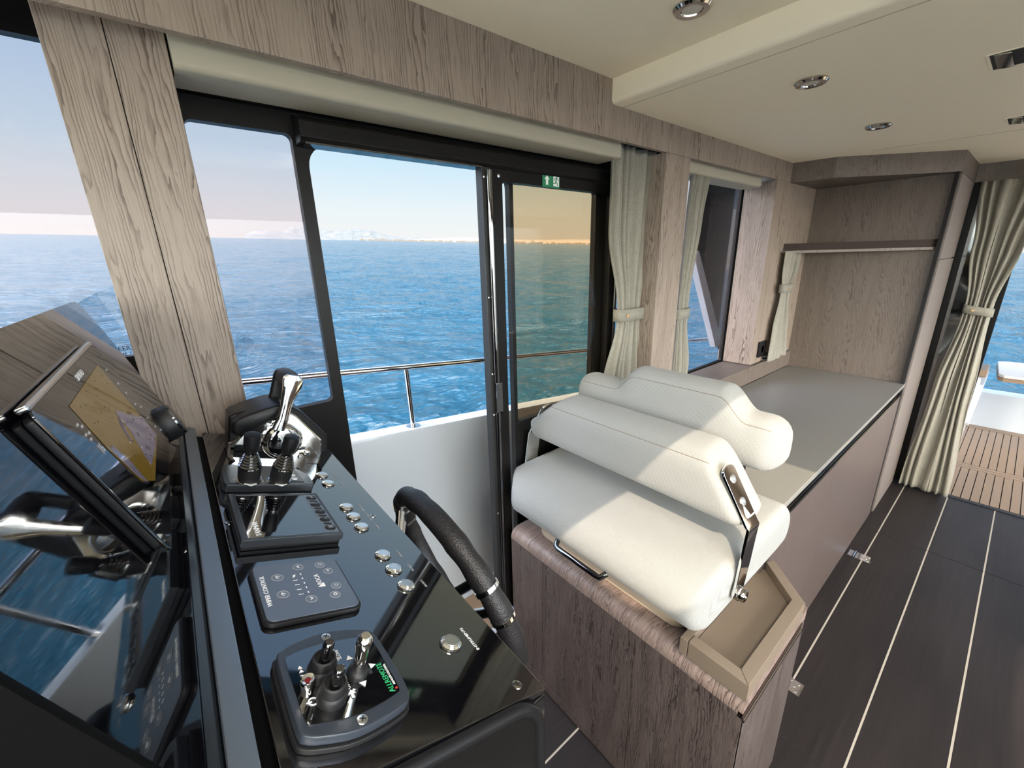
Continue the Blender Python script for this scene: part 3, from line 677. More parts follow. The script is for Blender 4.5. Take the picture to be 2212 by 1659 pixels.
# ================================================================== SEAT CABINET
t = thing('seat_cabinet', 'dark oak cabinet with a rounded top edge under the helm seat', 'cabinet', (1.0, 0.62, 0))
X0, X1, Y0, Y1 = 0.806, 1.213, 0.206, 1.032
rr_ = 0.036
prof = [(X1, 0.598), (X1, 0.640)] + [(X0 + rr_ - rr_ * math.sin(a), 0.640 - rr_ + rr_ * math.cos(a)) for a in [i * PI / 2 / 8 for i in range(9)]] + [(X0, 0.598)]
build('top', G().prism(prof, Y0, Y1, XZ), 'wood_edge', t)
build('carcass', G().box(X0 + 0.012, X1, Y0 + 0.012, Y1, 0.012, 0.5975), 'wood_dark', t)
build('plinth', G().box(X0 + 0.014, X1, Y0 + 0.014, Y1, 0.0, 0.0125), 'gap', t)
for a, b in ((0.8635, Y1), (0.490, 0.8615), (Y0, 0.4885)):
    build('door', G().box(X0, X0 + 0.0125, a, b, 0.050, 0.5965), 'wood_dark', t, bevel=0.0008)
build('kick_board', G().box(X0, X0 + 0.0125, Y0, Y1, 0.010, 0.0485), 'wood_dark', t, bevel=0.0008)
build('side_panel', G().box(X0 + 0.002, X1, Y0, Y0 + 0.0125, 0.010, 0.590), 'wood_dark', t, bevel=0.0008)
build('grip_channel', G().box(X0 + 0.0, X1 - 0.03, Y0 - 0.0015, Y0 + 0.010, 0.5905, 0.606), 'brown_trim', t)
build('grip_lip', G().box(X0 - 0.002, X1 - 0.034, Y0 - 0.006, Y0 - 0.001, 0.586, 0.5935), 'dark_chrome', t, bevel=0.001)

# tray
t = thing('storage_tray', 'taupe rimmed tray with a cut corner on the seat cabinet top', 'tray', (1.0, 0.28, 0.64))
out = [(0.812, 0.346), (0.808, 0.205), (1.160, 0.203), (1.280, 0.322), (1.280, 0.346)]
inn = [(0.842, 0.346), (0.838, 0.234), (1.148, 0.232), (1.252, 0.334), (1.252, 0.346)]
def wall(a, b, c, d): return G().prism([a, b, c, d], 0.641, 0.690)
build('rim', wall(out[0], out[1], inn[1], inn[0]), 'taupe', t, bevel=0.002)
build('rim', wall((out[1][0] + 0.0003, out[1][1]), out[2], inn[2], (inn[1][0] - 0.0, inn[1][1])), 'taupe', t, bevel=0.002)
build('rim', wall(out[2], out[3], inn[3], inn[2]), 'taupe', t, bevel=0.002)
build('floor_panel', G().prism([inn[0], inn[1], inn[2], inn[3], inn[4]], 0.641, 0.660), 'taupe', t)
build('rim', G().box(0.812, 1.24, 0.3475, 0.368, 0.641, 0.688), 'taupe', t, bevel=0.002)

# ================================================================== HELM SEAT
t = thing('helm_seat', 'pale fabric double helm seat with bolster and flip-up backrest', 'seat', (1.0, 0.67, 0.64))
# base plate with rounded corners
build('base_plate', G().prism(rrect(0.862, 1.25, 0.385, 0.955, 0.05, 8), 0.641, 0.75), 'plate', t, bevel=0.008)
def smoothprof(pts, k=4):
    n = len(pts); out = []
    for i in range(n):
        p0, p1, p2, p3 = pts[i - 1], pts[i], pts[(i + 1) % n], pts[(i + 2) % n]
        for j in range(k):
            u = j / k
            out.append(tuple(0.5 * ((2 * p1[c]) + (-p0[c] + p2[c]) * u + (2 * p0[c] - 5 * p1[c] + 4 * p2[c] - p3[c]) * u * u + (-p0[c] + 3 * p1[c] - 3 * p2[c] + p3[c]) * u ** 3) for c in (0, 1)))
    return out
def ends(r, n=7): return [(r * (1 - math.cos(a)), r * (1 - math.sin(a))) for a in [PI / 2 * i / n for i in range(n + 1)]]
def cushion(prof, ya, yb, r, k=3, extra=None, mid=14):
    """loft prof (x, z) along y; ya(z), yb(z) give the end positions, ends rounded by r"""
    cx = (max(p[0] for p in prof) + min(p[0] for p in prof)) / 2; cz = (max(p[1] for p in prof) + min(p[1] for p in prof)) / 2
    hx = (max(p[0] for p in prof) - min(p[0] for p in prof)) / 2; hz = (max(p[1] for p in prof) - min(p[1] for p in prof)) / 2
    en = ends(r); st = [(s, i, 0) for s, i in en] + [(None, 0, m / mid) for m in range(1, mid)] + [(s, i, 1) for s, i in reversed(en)]
    rings = []
    for s, ins, side in st:
        ring = []
        for x, z in prof:
            zz = cz + (z - cz) * (1 - ins / hz * 0.9); xx = cx + (x - cx) * (1 - ins / hx)
            a, b = ya(x, z), yb(x, z)
            if s is None: y = (a + r) + (b - a - 2 * r) * side
            elif side == 0: y = a + s
            else: y = b - s
            if extra: zz = extra(xx, y, zz)
            ring.append(V((xx, y, zz)))
        rings.append(ring)
    g = G(); g.loft(rings); return g, rings
prof = smoothprof([(0.800, 0.752), (0.776, 0.768), (0.762, 0.800), (0.775, 0.838), (0.815, 0.868), (0.90, 0.880), (1.10, 0.884), (1.26, 0.884), (1.305, 0.870), (1.322, 0.830), (1.315, 0.775), (1.28, 0.752), (1.10, 0.750), (0.90, 0.750)])
yb_ = lambda x, z: 1.060 - max(0, 0.84 - x) * 0.9
g, rg = cushion(prof, lambda x, z: 0.305 + max(0, 0.80 - x) * 0.25, yb_, 0.032, mid=24)
sc = build('seat_cushion', g, 'fabric', t, smooth=70)
# grab handle on the front of the cushion
build('grab_handle', G().tube([(0.782, 0.765, 0.757), (0.766, 0.758, 0.748), (0.762, 0.745, 0.747), (0.762, 0.60, 0.747), (0.764, 0.585, 0.747), (0.782, 0.575, 0.757)], 0.0085, 12), 'black_gloss', t)
# bolster
prof = smoothprof([(0.945, 0.968), (0.928, 0.985), (0.922, 1.02), (0.924, 1.085), (0.938, 1.118), (0.965, 1.136), (1.02, 1.142), (1.056, 1.130), (1.068, 1.08), (1.056, 1.00), (1.035, 0.968), (0.99, 0.958)])
g, rg = cushion(prof, lambda x, z: 0.306 + max(0, z - 0.985) * 0.62, lambda x, z: 1.066 - max(0, z - 1.02) * 1.0, 0.035, mid=24)
bo = build('bolster', g, 'fabric', t, smooth=70)
def seam(rings, idx, name, parent, lo=5, hi=-5):
    pts = [r[idx] for r in rings][lo:hi]
    build(name, G().tube(pts, 0.0009, 6), 'taupe', parent)
seam(rg, 15, 'seam', bo)
# backrest with the raised middle
def lift(x, y, z):
    def st(a, b, v): v = max(0, min(1, (v - a) / (b - a))); return v * v * (3 - 2 * v)
    k = st(0.395, 0.475, y) * (1 - st(0.745, 0.825, y))
    return z + 0.062 * k * max(0, min(1, (z - 1.10) / 0.07))
prof = smoothprof([(1.120, 1.045), (1.098, 1.062), (1.092, 1.10), (1.100, 1.150), (1.118, 1.178), (1.150, 1.190), (1.190, 1.184), (1.215, 1.160), (1.222, 1.11), (1.212, 1.065), (1.180, 1.045)])
g, rg = cushion(prof, lambda x, z: 0.305, lambda x, z: 1.000, 0.055, extra=lift, mid=60)
bk = build('backrest', g, 'fabric', t, smooth=70)
seam(rg, 14, 'seam', bk)
for yy in (0.40, 0.90): build('post', G().box(1.10, 1.16, yy, yy + 0.025, 0.86, 1.08), 'black_plastic', t)
# folding arms, both ends of the bolster
def arm(y, ys, yin, name_label):
    s = 1 if ys > y else -1
    g = G(); wx = 0.029
    P0 = [V((0.930, y, 0.785)), V((0.948, y, 0.88)), V((0.964, y, 0.972))]; P1 = V((0.958, ys, 1.108))
    rings = []
    th = 0.0035
    def ring(c, tdir, w, nrm): 
        wd = V((1, 0, 0)); wd = (wd - tdir * wd.dot(tdir)).normalized(); n2 = nrm * th
        return [c + wd * w + n2, c + wd * w - n2, c - wd * w - n2, c - wd * w + n2]
    n0 = V((0, -s, 0)); dU = (P1 - P0[2]).normalized(); n1 = dU.cross(V((1, 0, 0))).normalized()
    if n1.y * s > 0: n1 = -n1
    up = (P0[2] - P0[0]).normalized()
    rings.append(ring(P0[0], up, 0.010, n0)); rings.append(ring(P0[0] + up * 0.008, up, 0.022, n0)); rings.append(ring(P0[0] + up * 0.02, up, 0.025, n0))
    rings.append(ring(P0[1], up, wx, n0)); rings.append(ring(P0[2] - up * 0.006, up, wx, n0)); rings.append(ring(P0[2] + up * 0.003, (up + dU).normalized(), wx, (n0 + n1).normalized()))
    rings.append(ring(P0[2] + dU * 0.010, dU, wx, n1)); L = (P1 - P0[2]).length
    for q, w in ((L - 0.018, wx), (L - 0.008, wx * 0.88), (L - 0.003, wx * 0.62), (L, wx * 0.25)): rings.append(ring(P0[2] + dU * q, dU, w, n1))
    g.loft(rings); a = build('arm', g, 'chrome', t, bevel=0.0012, smooth=30); a['label'] = name_label
    if ys > y and y < 0.5 or True:
        for q in (L * 0.42, L * 0.78):
            c = P0[2] + dU * q + n1 * th; fr = Fr(c, dU, n1.cross(dU), n1)
            build('screw', G().lathe(0, 0, [(0.0105, -0.001), (0.0105, 0.0015), (0.0085, 0.0026), (0.0045, 0.0022), (0.004, 0.0005)], fr, 20), 'brushed', a)
    fr = Fr(P0[0] + up * 0.016 + n0 * 0.003, (1, 0, 0), (0, 0, 1), n0)
    build('pivot', G().lathe(0, 0, [(0.019, -0.01), (0.019, 0.004), (0.017, 0.006)], fr, 24).lathe(0, 0, [(0.0165, 0.006), (0.0165, 0.014), (0.014, 0.017), (0.006, 0.017), (0.005, 0.014)], fr, 24), 'dark_chrome', a)
arm(0.297, 0.374, 0.35, 'chrome folding arm')
arm(1.071, 0.985, 1.0, 'chrome folding arm')

# ================================================================== STEERING WHEEL
WC = V((0.322, 0.600, 1.002)); WB = math.radians(15)
WN = V((math.cos(WB), 0, math.sin(WB))); WT = V((-math.sin(WB), 0, math.cos(WB))); WF = Fr(WC, (0, 1, 0), WT, WN)
t = thing('steering_wheel', 'black leather steering wheel with chrome spokes behind the console', 'steering wheel', WC)
RW = 0.183
g = G(); N_ = 96; pts = []
for k in range(N_):
    a = 2 * PI * k / N_; pts.append(WF(RW * math.cos(a), RW * math.sin(a), 0))
rad = [0.0195 + (0.0012 * math.cos(18 * 2 * PI * k / N_) if (k % 32) < 26 else 0.0) for k in range(N_)]
rim = build('rim', G().tube(pts, rad, 20, closed=True), 'leather', t)
for a0 in (147, 164, 33, 16, 270 - 9, 270 + 9):
    a = math.radians(a0); pp = [WF(RW * math.cos(a + e), RW * math.sin(a + e), 0) for e in (-0.018, 0.018)]
    build('ring_band', G().tube([pp[0], pp[1]], 0.0212, 24), 'chrome', rim)
for a0 in (30, 150, 270):
    for da in (-9, 9):
        a = math.radians(a0 + da); c = math.radians(a0 + da * 1.6)
        P = [WF(math.cos(c) * 0.030, math.sin(c) * 0.030, -0.075), WF(math.cos(c) * 0.075, math.sin(c) * 0.075, -0.070), WF(math.cos(a) * 0.13, math.sin(a) * 0.13, -0.045), WF(math.cos(a) * RW, math.sin(a) * RW, -0.004)]
        Q = []
        for i in range(3):
            for j in range(5): Q.append(P[i].lerp(P[i + 1], j / 5))
        Q.append(P[3]); build('spoke', G().tube(Q, 0.0085, 12), 'chrome', t)
build('hub', G().lathe(0, 0, [(0.03, -0.12), (0.045, -0.09), (0.045, -0.06), (0.035, -0.05), (0.0, -0.048)], WF), 'black_plastic', t)
build('column', G().lathe(0, 0, [(0.045, -0.19), (0.04, -0.15), (0.03, -0.115)], WF), 'black_rubber', t)

# ================================================================== HELM CONSOLE
TA = math.atan(0.4)
CF = Fr((0, 0, 1.281), (math.cos(TA), 0, -math.sin(TA)), (0, 1, 0), (math.sin(TA), 0, math.cos(TA)))
YP, YS = 0.216, 0.985
t = thing('helm_console', 'glossy black helm console with sloping top plate', 'console', (0.05, 0.6, 0.0))
tp = build('top_plate', G().prism([(-0.008, YP), (0.2215, YP), (0.2215, YS - 0.06), (0.20, YS), (-0.008, YS)], -0.006, 0.0, CF), 'black_gloss', t, bevel=0.0012)
aft = 0.205
zt = 1.281 - 0.4 * aft
build('body', G().prism([(-0.9, 0.0), (aft - 0.025, 0.0), (aft - 0.025, 0.9), (aft - 0.003, 1.10), (aft - 0.003, zt - 0.010), (-0.03, 1.281 + 0.012 - 0.010), (-0.9, 1.28)], YP + 0.003, YS, XZ), 'black_matte', t)
# lower ledge and fascia aft of the top plate
build('fascia_ledge', G().prism([(0.2215, YP + 0.004), (0.232, YP + 0.02), (0.232, 0.32), (0.2275, YS - 0.35), (0.223, YS - 0.08)], -0.022, -0.010, CF), 'black_satin', t, bevel=0.0015)
build('corner_post', G().box(aft - 0.020, aft + 0.0015, YP, YP + 0.02, 0.05, zt - 0.008), 'black_gloss', t, bevel=0.003)
# port face: framed locker door
dr = [ (a, b) for a, b in rrect(-0.40, 0.192, 0.35, 1.200, 0.03, 6)]
slope = lambda x, z: (x, z + (0.0 if z < 1 else -(x - 0.192) * 0.36))
dr = [slope(*p) for p in dr]
pf = build('locker_door', G().prism(dr, -(YP - 0.002), -(YP - 0.006), Fr((0, 0, 0), (1, 0, 0), (0, 0, 1), (0, -1, 0))), 'black_satin', t, bevel=0.0015)
build('door_bead', G().tube([V((p[0], YP - 0.004, p[1])) for p in dr], 0.006, 10, closed=True), 'black_plastic', t)
for a, b in ((0.052, 0.350), (0.196, 0.231), (-0.001, 0.592), (0.1942, 0.592)):
    f = Fr(CF(a, b, 0), CF.a, CF.b, CF.n)
    sc_ = build('screw', G().lathe(0, 0, [(0.0052, 0.0), (0.005, 0.0008), (0.0035, 0.0013), (0.001, 0.0010)], f, 16), 'dark_chrome', t)
    g = G(); bar(g, (-0.003, 0), (0.003, 0), 0.001, f, 0.0010, 0.0015); bar(g, (0, -0.003), (0, 0.003), 0.001, f, 0.0010, 0.0015); build('cross_slot', g, 'gap', sc_)
build('seam', G().tube([CF(0.222, YP + 0.01, -0.002), CF(0.222, YS - 0.08, -0.002)], 0.0012, 6), 'dark_chrome', t)

# instrument panel: upright black mirror-gloss plate in front of the helm
PA = math.radians(71); Pm = V((math.sin(PA), 0, math.cos(PA))); e2 = V((-math.cos(PA), 0, math.sin(PA)))
PF = Fr(Pm * 0.39, (0, 1, 0), e2, Pm)
t = thing('instrument_panel', 'upright black mirror-gloss instrument panel reflecting the sea', 'panel', (-0.2, 0.6, 1.2))
vtop = 1.508
outl = [(0.222, 1.205), (1.02, 1.205), (1.02, 1.30), (1.005, 1.40), (1.004, 1.455), (0.992, 1.492), (0.975, vtop - 0.002), (0.93, vtop), (0.222, vtop)]
build('face', G().prism(outl, -0.006, 0.0, PF), 'mirror_gloss', t)
back = [(p[0], p[1]) for p in outl]
g = G(); r0 = [PF(a, b, -0.006) for a, b in outl]; r1 = [V((-0.55, p.y, min(p.z - 0.02, 1.30))) for p in r0]; g.loft([r0, r1]); build('housing', g, 'black_matte', t)
build('side_frame', G().prism([(0.2165, 1.205), (0.2235, 1.205), (0.2235, vtop), (0.2165, vtop)], -0.02, 0.006, PF), 'black_matte', t, bevel=0.002)
# metal strip at the foot of the panel
tag(build('trim_strip', G().prism([(-0.0365, YP), (-0.0185, YP), (-0.0185, 1.0), (-0.0365, 1.0)], 0.0, 0.004, CF), 'satin_metal', bevel=0.002), 'grey satin metal strip between the upright panel and console top', 'trim')

# chartplotter
t = thing('chartplotter', 'black glass chartplotter with a yellow chart on the upright panel', 'screen', PF(0.55, 1.32, 0))
H = 0.010
PK = 1.110
PG = Fr(PF.o, PF.a * 1.0, PF.b, PF.n)
class MapFr:
    """panel frame with the screen layout scaled to the glass plane"""
    o, a, b, n = PF.o, PF.a, PF.b, PF.n
    def __call__(s, a, b, h=0.0): return PF(a * PK, 1.5128 - (1.5128 - b) * PK, h)
MF = MapFr()
build('body', G().prism(rrect(0.394, 0.704, 1.324, 1.455, 0.006, 4), 0.0, H - 0.003, MF), 'black_plastic', t, bevel=0.002)
fc = build('glass_face', G().prism(rrect(0.390, 0.708, 1.320, 1.459, 0.006, 4), H - 0.003, H, MF), 'mirror_gloss', t, bevel=0.0015)
build('top_trim', G().prism([(0.393, 1.4585), (0.706, 1.4585), (0.706, 1.4635), (0.393, 1.4635)], 0.002, H, MF), 'steel', t, bevel=0.002)
hs = H + 0.0004
build('chart_land', G().prism([(0.459, 1.442), (0.644, 1.442), (0.636, 1.344), (0.492, 1.344), (0.461, 1.360), (0.454, 1.400)], hs, hs + 0.0003, MF), 'chart_yellow', fc)
def jag(poly, amp=0.0022, n=5, seed=3):
    rnd = random.Random(seed); out = []
    for i in range(len(poly)):
        p, q = poly[i], poly[(i + 1) % len(poly)]
        for k in range(n): u = k / n; out.append((p[0] + (q[0] - p[0]) * u + rnd.uniform(-1, 1) * amp, p[1] + (q[1] - p[1]) * u + rnd.uniform(-1, 1) * amp))
    return out
build('chart_water', G().prism(jag([(0.597, 1.388), (0.634, 1.373), (0.633, 1.347), (0.520, 1.348), (0.526, 1.362), (0.549, 1.379), (0.556, 1.401), (0.536, 1.393), (0.518, 1.377), (0.530, 1.385), (0.560, 1.405)]), hs + 0.0004, hs + 0.0007, MF), 'chart_lilac', fc)
build('chart_water', G().prism(jag([(0.470, 1.397), (0.474, 1.380), (0.470, 1.353), (0.462, 1.362), (0.458, 1.375), (0.458, 1.397)], 0.0012), hs + 0.0004, hs + 0.0007, MF), 'chart_lilac', fc)
g = G(); rnd = random.Random(5)
for i in range(26):
    a, b = rnd.uniform(0.53, 0.63), rnd.uniform(1.349, 1.392); bar(g, (a, b), (a + rnd.uniform(-0.006, 0.006), b + rnd.uniform(-0.003, 0.003)), 0.0007, MF, hs + 0.0008, hs + 0.0011)
for i in range(18):
    a, b = rnd.uniform(0.47, 0.62), rnd.uniform(1.40, 1.438); bar(g, (a, b), (a + 0.003, b), 0.0006, MF, hs + 0.0004, hs + 0.0007)
build('chart_marks', g, 'chart_line', fc)
text('lettering', 'SIMRAD', 0.0078, MF, 0.553, 1.4495, hs, 'white_print', fc, sx=1.35)
text('readout', '16', 0.012, MF, 0.443, 1.405, hs, 'screen_text', fc, sx=0.9)
g = G()
for a, b in ((0.440, 1.430), (0.446, 1.4265), (0.438, 1.421), (0.447, 1.4195), (0.440, 1.416), (0.666, 1.431), (0.665, 1.412), (0.663, 1.399), (0.661, 1.383), (0.677, 1.374), (0.664, 1.361), (0.665, 1.347)):
    g.box(a - 0.003, a + 0.003, b - 0.0009, b + 0.0009, hs, hs + 0.0003, MF)
build('readout_rows', g, 'screen_text', fc)
# rotary knob
t = thing('rotary_knob', 'round black rotary knob on the upright panel beside the oak pillar', 'knob', PF(0.85, 1.297, 0))
KF = Fr(PF(0.85, 1.297, 0), PF.a, PF.b, PF.n)
build('skirt', G().lathe(0, 0, [(0.029, 0.0), (0.0295, 0.005), (0.0285, 0.017), (0.0275, 0.020)], KF, 40), 'black_rubber', t)
build('cap', G().lathe(0, 0, [(0.0272, 0.0198), (0.0265, 0.0225), (0.024, 0.0235)], KF, 40), 'black_gloss', t)

# push buttons
def push_button(b, label, word, r=0.0105, size=0.0042, a=0.1625):
    t = thing('push_button', label, 'button', CF(a, b, 0), 'round steel push buttons on the helm console')
    f = Fr(CF(a, b, 0), CF.a, CF.b, CF.n)
    build('bezel', G().lathe(0, 0, [(r, 0.0), (r, 0.0012), (r * 0.99, 0.0026), (r * 0.80, 0.0046), (r * 0.74, 0.0046), (r * 0.73, 0.0034)], f, 32), 'chrome', t, smooth=25)
    build('cap', G().lathe(0, 0, [(r * 0.70, 0.0030), (r * 0.70, 0.0044), (r * 0.66, 0.0048)], f, 32), 'brushed', t, smooth=25)
    build('gasket', G().lathe(0, 0, [(r * 1.04, 0.0), (r * 1.04, 0.0007)], f, 32), 'black_rubber', t)
    text('lettering', word, size, Fr(f.o, f.b, -f.a, f.n), 0.0, -(0.0245), 0.0003, 'white_print' if size > 0.0045 else 'grey_print', t, sx=1.1)
    return t
wd = [(0.763, 'FLOODLIGHT', 'farthest steel button of the row, beside the throttle base'), (0.723, 'ANCHOR', 'second steel button from the throttle, end of the pair'),
      (0.625, 'NAVIGATION', 'steel button level with the top of the engine display, first of its three'), (0.591, 'NIGHT LIGHT', 'middle steel button beside the engine display keys'), (0.556, 'HORN', 'steel button level with the lower edge of the engine display'),
      (0.476, 'BILGE 3', 'steel button right of the wiper pad, first of the last three'), (0.441, 'BILGE 2', 'steel button right of the wiper pad, middle of the last three'), (0.4045, 'BILGE 1', 'steel button at the edge of the blue sky reflection, before the lone one')]
for b, w, l in wd: push_button(b, l, w)
push_button(0.3005, 'lone larger steel button with a reddish glint marked instruments', 'INSTRUMENTS', 0.0112, 0.0048)

# engine display
t = thing('engine_display', 'black engine display with a row of five round keys', 'display', CF(0.06, 0.585, 0))
body = [(0.0025, 0.519), (0.1175, 0.519), (0.1175, 0.6485), (0.0025, 0.6485)]
build('housing', G().prism(body, 0.0, 0.006, CF), 'black_plastic', t, bevel=0.0015)
build('bezel', G().holed([(0.0005, 0.517), (0.1195, 0.517), (0.1195, 0.6505), (0.0005, 0.6505)], [[(0.0085, 0.523), (0.116, 0.523), (0.116, 0.645), (0.0085, 0.645)]], 0.0062, 0.0150, CF), 'grey_plastic', t, bevel=0.001)
sc_ = build('screen_glass', G().box(0.0085, 0.0985, 0.523, 0.645, 0.006, 0.0140, CF), 'black_gloss', t)
kp = build('key_panel', G().box(0.0985, 0.116, 0.523, 0.645, 0.006, 0.0142, CF), 'pad_light', t)
CT = lambda o: Fr(o, CF.b, -CF.a, CF.n)
for i in range(5):
    y = 0.536 + i * 0.0243; f = Fr(CF(0.1073, y, 0.0142), CF.a, CF.b, CF.n)
    k = build('key', G().lathe(0, 0, [(0.0072, 0.0), (0.0070, 0.0012), (0.0060, 0.0018)], f, 20), 'black_rubber', kp)
    build('key_divider', G().box(0.102, 0.1125, y + 0.0108, y + 0.0130, 0.0142, 0.0152, CF), 'black_rubber', kp) if i < 4 else None
    g = G()
    ft = CT(f.o)
    if i == 0: [bar(g, (x, -0.003), (x, 0.003), 0.001, ft, 0.0018, 0.0020) for x in (-0.002, 0, 0.002)]
    elif i == 1: g.prism([(-0.0015, -0.0015), (0.0015, -0.0015), (0, 0.0012)], 0.0018, 0.0020, ft)
    elif i == 2: bar(g, (-0.001, 0.001), (0.001, -0.001), 0.0007, ft, 0.0018, 0.0020)
    elif i == 3: g.prism([(-0.0012, 0.001), (0.0012, 0.001), (0, -0.001)], 0.0018, 0.0020, ft)
    else: g.lathe(0, 0, [(0.0022, 0.0018), (0.0022, 0.0020)], ft, 12)
    if i < 4: build('key_symbol', g, 'grey_print', kp)
    else: text('key_symbol', 'ESC', 0.0035, ft, 0, 0, 0.0019, 'grey_print', kp)
text('lettering', 'YANMAR', 0.0092, CT(CF(0.0205, 0.5455, 0.0141)), 0, 0, 0.0001, 'white_print', sc_, sx=1.0)

# thruster joystick panel
t = thing('thruster_panel', 'black thruster control panel with two bellows joysticks', 'control panel', CF(0.06, 0.73, 0))
hp = 0.013
build('base', G().prism([(0.003, 0.688), (0.126, 0.690), (0.1285, 0.70), (0.1285, 0.735), (0.112, 0.772), (0.006, 0.772), (0.001, 0.74), (0.0, 0.70)], 0.0, hp, CF), 'grey_plastic', t, bevel=0.002)
build('keypad', G().prism([(0.091, 0.700), (0.113, 0.700), (0.113, 0.738), (0.104, 0.760), (0.091, 0.760)], hp, hp + 0.0008, CF), 'black_plastic', t)
build('keypad', G().prism([(0.007, 0.694), (0.022, 0.694), (0.022, 0.748), (0.012, 0.748), (0.007, 0.738)], hp, hp + 0.0006, CF), 'grey_plastic', t)
for y in (0.712, 0.727, 0.742):
    build('key', G().lathe(0.1005, y, [(0.0052, hp), (0.005, hp + 0.0016)], CF, 16), 'white_print', t)
text('lettering', 'SLEIPNER', 0.0046, CT(CF(0.0145, 0.711, hp)), 0, 0, 0.0008, 'grey_print', t)
text('lettering', 'BOW', 0.0040, CT(CF(0.052, 0.704, hp)), 0, 0, 0.0003, 'grey_print', t)
text('lettering', 'STERN', 0.0040, CT(CF(0.059, 0.704, hp)), 0, 0, 0.0003, 'grey_print', t)
for i, a in enumerate((0.0335, 0.0760)):
    b = 0.704; f = Fr(CF(a, b, hp), CF.a, CF.b, CF.n); tl = (-0.17, -0.20) if i == 0 else (-0.02, -0.20)
    st = build('joystick', G().lathe(0, 0, [(0.0150, 0.0), (0.0150, 0.006), (0.0155, 0.012), (0.0158, 0.026)], f, 24, tl), 'black_rubber', t)
    build('collar', G().lathe(0, 0, [(0.0166, 0.0015), (0.0168, 0.0045), (0.0156, 0.0050)], f, 24, tl), 'dark_chrome', st)
    pr = [(0.0155, 0.026)]
    for k in range(5): z0 = 0.028 + k * 0.0042; r = 0.0148 - k * 0.0013; pr += [(r, z0), (r + 0.0008, z0 + 0.0018), (r - 0.0016, z0 + 0.0034)]
    pr += [(0.0078, 0.051), (0.0085, 0.054)]
    build('bellows', G().lathe(0, 0, pr, f, 24, tl), 'black_gloss', st)
    build('knob', G().lathe(0, 0, [(0.0085, 0.054), (0.0108, 0.059), (0.0110, 0.078), (0.0104, 0.0815), (0.006, 0.0825)], f, 24, tl), 'black_plastic', st)
    build('pointer', G().prism([(a - 0.0085, b - 0.0150), (a + 0.0085, b - 0.0150), (a, b - 0.0225)], hp, hp + 0.0012, CF), 'white_print', t)

# wiper control pad
t = thing('wiper_control', 'grey rounded wiper control pad with ring symbols', 'control pad', CF(0.05, 0.427, 0))
build('rim', G().prism(rrect(0.0035, 0.0975, 0.3765, 0.4775, 0.010, 6), 0.0, 0.0055, CF), 'black_rubber', t, bevel=0.002)
fc = build('membrane', G().prism(rrect(0.0062, 0.0948, 0.3792, 0.4748, 0.008, 6), 0.0050, 0.0068, CF), 'pad_sky_grey', t, bevel=0.0008)
hk = 0.0070
text('lettering', 'WIPER CONTROL', 0.0062, CT(CF(0.0125, 0.4270, 0)), 0, 0, hk, 'white_print', fc, sx=1.05)
text('lettering', 'ROCA', 0.0072, CT(CF(0.0655, 0.4335, 0)), 0, 0, hk, 'white_print', fc)
build('logo_mark', G().prism([(0.0620, 0.4195), (0.0695, 0.4195), (0.0695, 0.4260), (0.0675, 0.4260), (0.0660, 0.4235)], hk, hk + 0.0003, CF), 'white_print', fc)
def ringkey(a, b, r, sym):
    f = Fr(CF(a, b, hk - 0.0004), CF.a, CF.b, CF.n); ft = CT(f.o)
    k = build('key_ring', G().tube([f(r * math.cos(q), r * math.sin(q), 0.0006) for q in [i * 2 * PI / 28 for i in range(28)]], 0.00035, 6, closed=True), 'grey_print', fc)
    k2 = build('key', G().lathe(0, 0, [(r * 0.9, 0.0), (r * 0.88, 0.0008), (r * 0.6, 0.0011)], f, 24), 'pad_light', fc)
    g = G(); z0, z1 = 0.0011, 0.0014
    if sym == 'up': bar(g, (-0.0022, -0.001), (0, 0.0012), 0.0008, ft, z0, z1); bar(g, (0, 0.0012), (0.0022, -0.001), 0.0008, ft, z0, z1)
    elif sym == 'down': bar(g, (-0.0022, 0.001), (0, -0.0012), 0.0008, ft, z0, z1); bar(g, (0, -0.0012), (0.0022, 0.001), 0.0008, ft, z0, z1)
    elif sym == 'wiper': bar(g, (0, -0.002), (0.0012, 0.002), 0.0005, ft, z0, z1); [bar(g, (2.8e-3 * math.cos(q), 2.8e-3 * math.sin(q) - 0.0012), (2.8e-3 * math.cos(q + 0.4), 2.8e-3 * math.sin(q + 0.4) - 0.0012), 0.0005, ft, z0, z1) for q in [0.5 + 0.4 * i for i in range(6)]]
    elif sym == 'power': [bar(g, (2e-3 * math.cos(q), 2e-3 * math.sin(q)), (2e-3 * math.cos(q + 0.6), 2e-3 * math.sin(q + 0.6)), 0.0006, ft, z0, z1) for q in [2.1 + 0.6 * i for i in range(8)]]; bar(g, (0, 0.0005), (0, 0.0025), 0.0006, ft, z0, z1)
    elif sym == 'spray': [g.lathe(0.0018 * math.cos(q), 0.0018 * math.sin(q), [(0.0004, z0), (0.0004, z1)], ft, 6) for q in [i * 1.05 for i in range(6)]]
    else: bar(g, (-0.002, 0), (0.0015, 0), 0.0006, ft, z0, z1); bar(g, (0.0015, 0), (0.0015, 0.0015), 0.0006, ft, z0, z1); bar(g, (0.0015, 0.0015), (-0.001, 0.0015), 0.0006, ft, z0, z1)
    build('key_symbol', g, 'white_print', fc)
for a, b, r, sy in ((0.0268, 0.4465, 0.0058, 'wiper'), (0.0265, 0.4163, 0.0058, 'wiper'), (0.0508, 0.4618, 0.0055, 'up'), (0.0502, 0.4018, 0.0055, 'down'), (0.0746, 0.4612, 0.0055, 'spray'), (0.0803, 0.4470, 0.0052, 'back'), (0.0803, 0.4175, 0.0052, 'spray'), (0.0745, 0.4022, 0.0054, 'power')): ringkey(a, b, r, sy)
g = G()
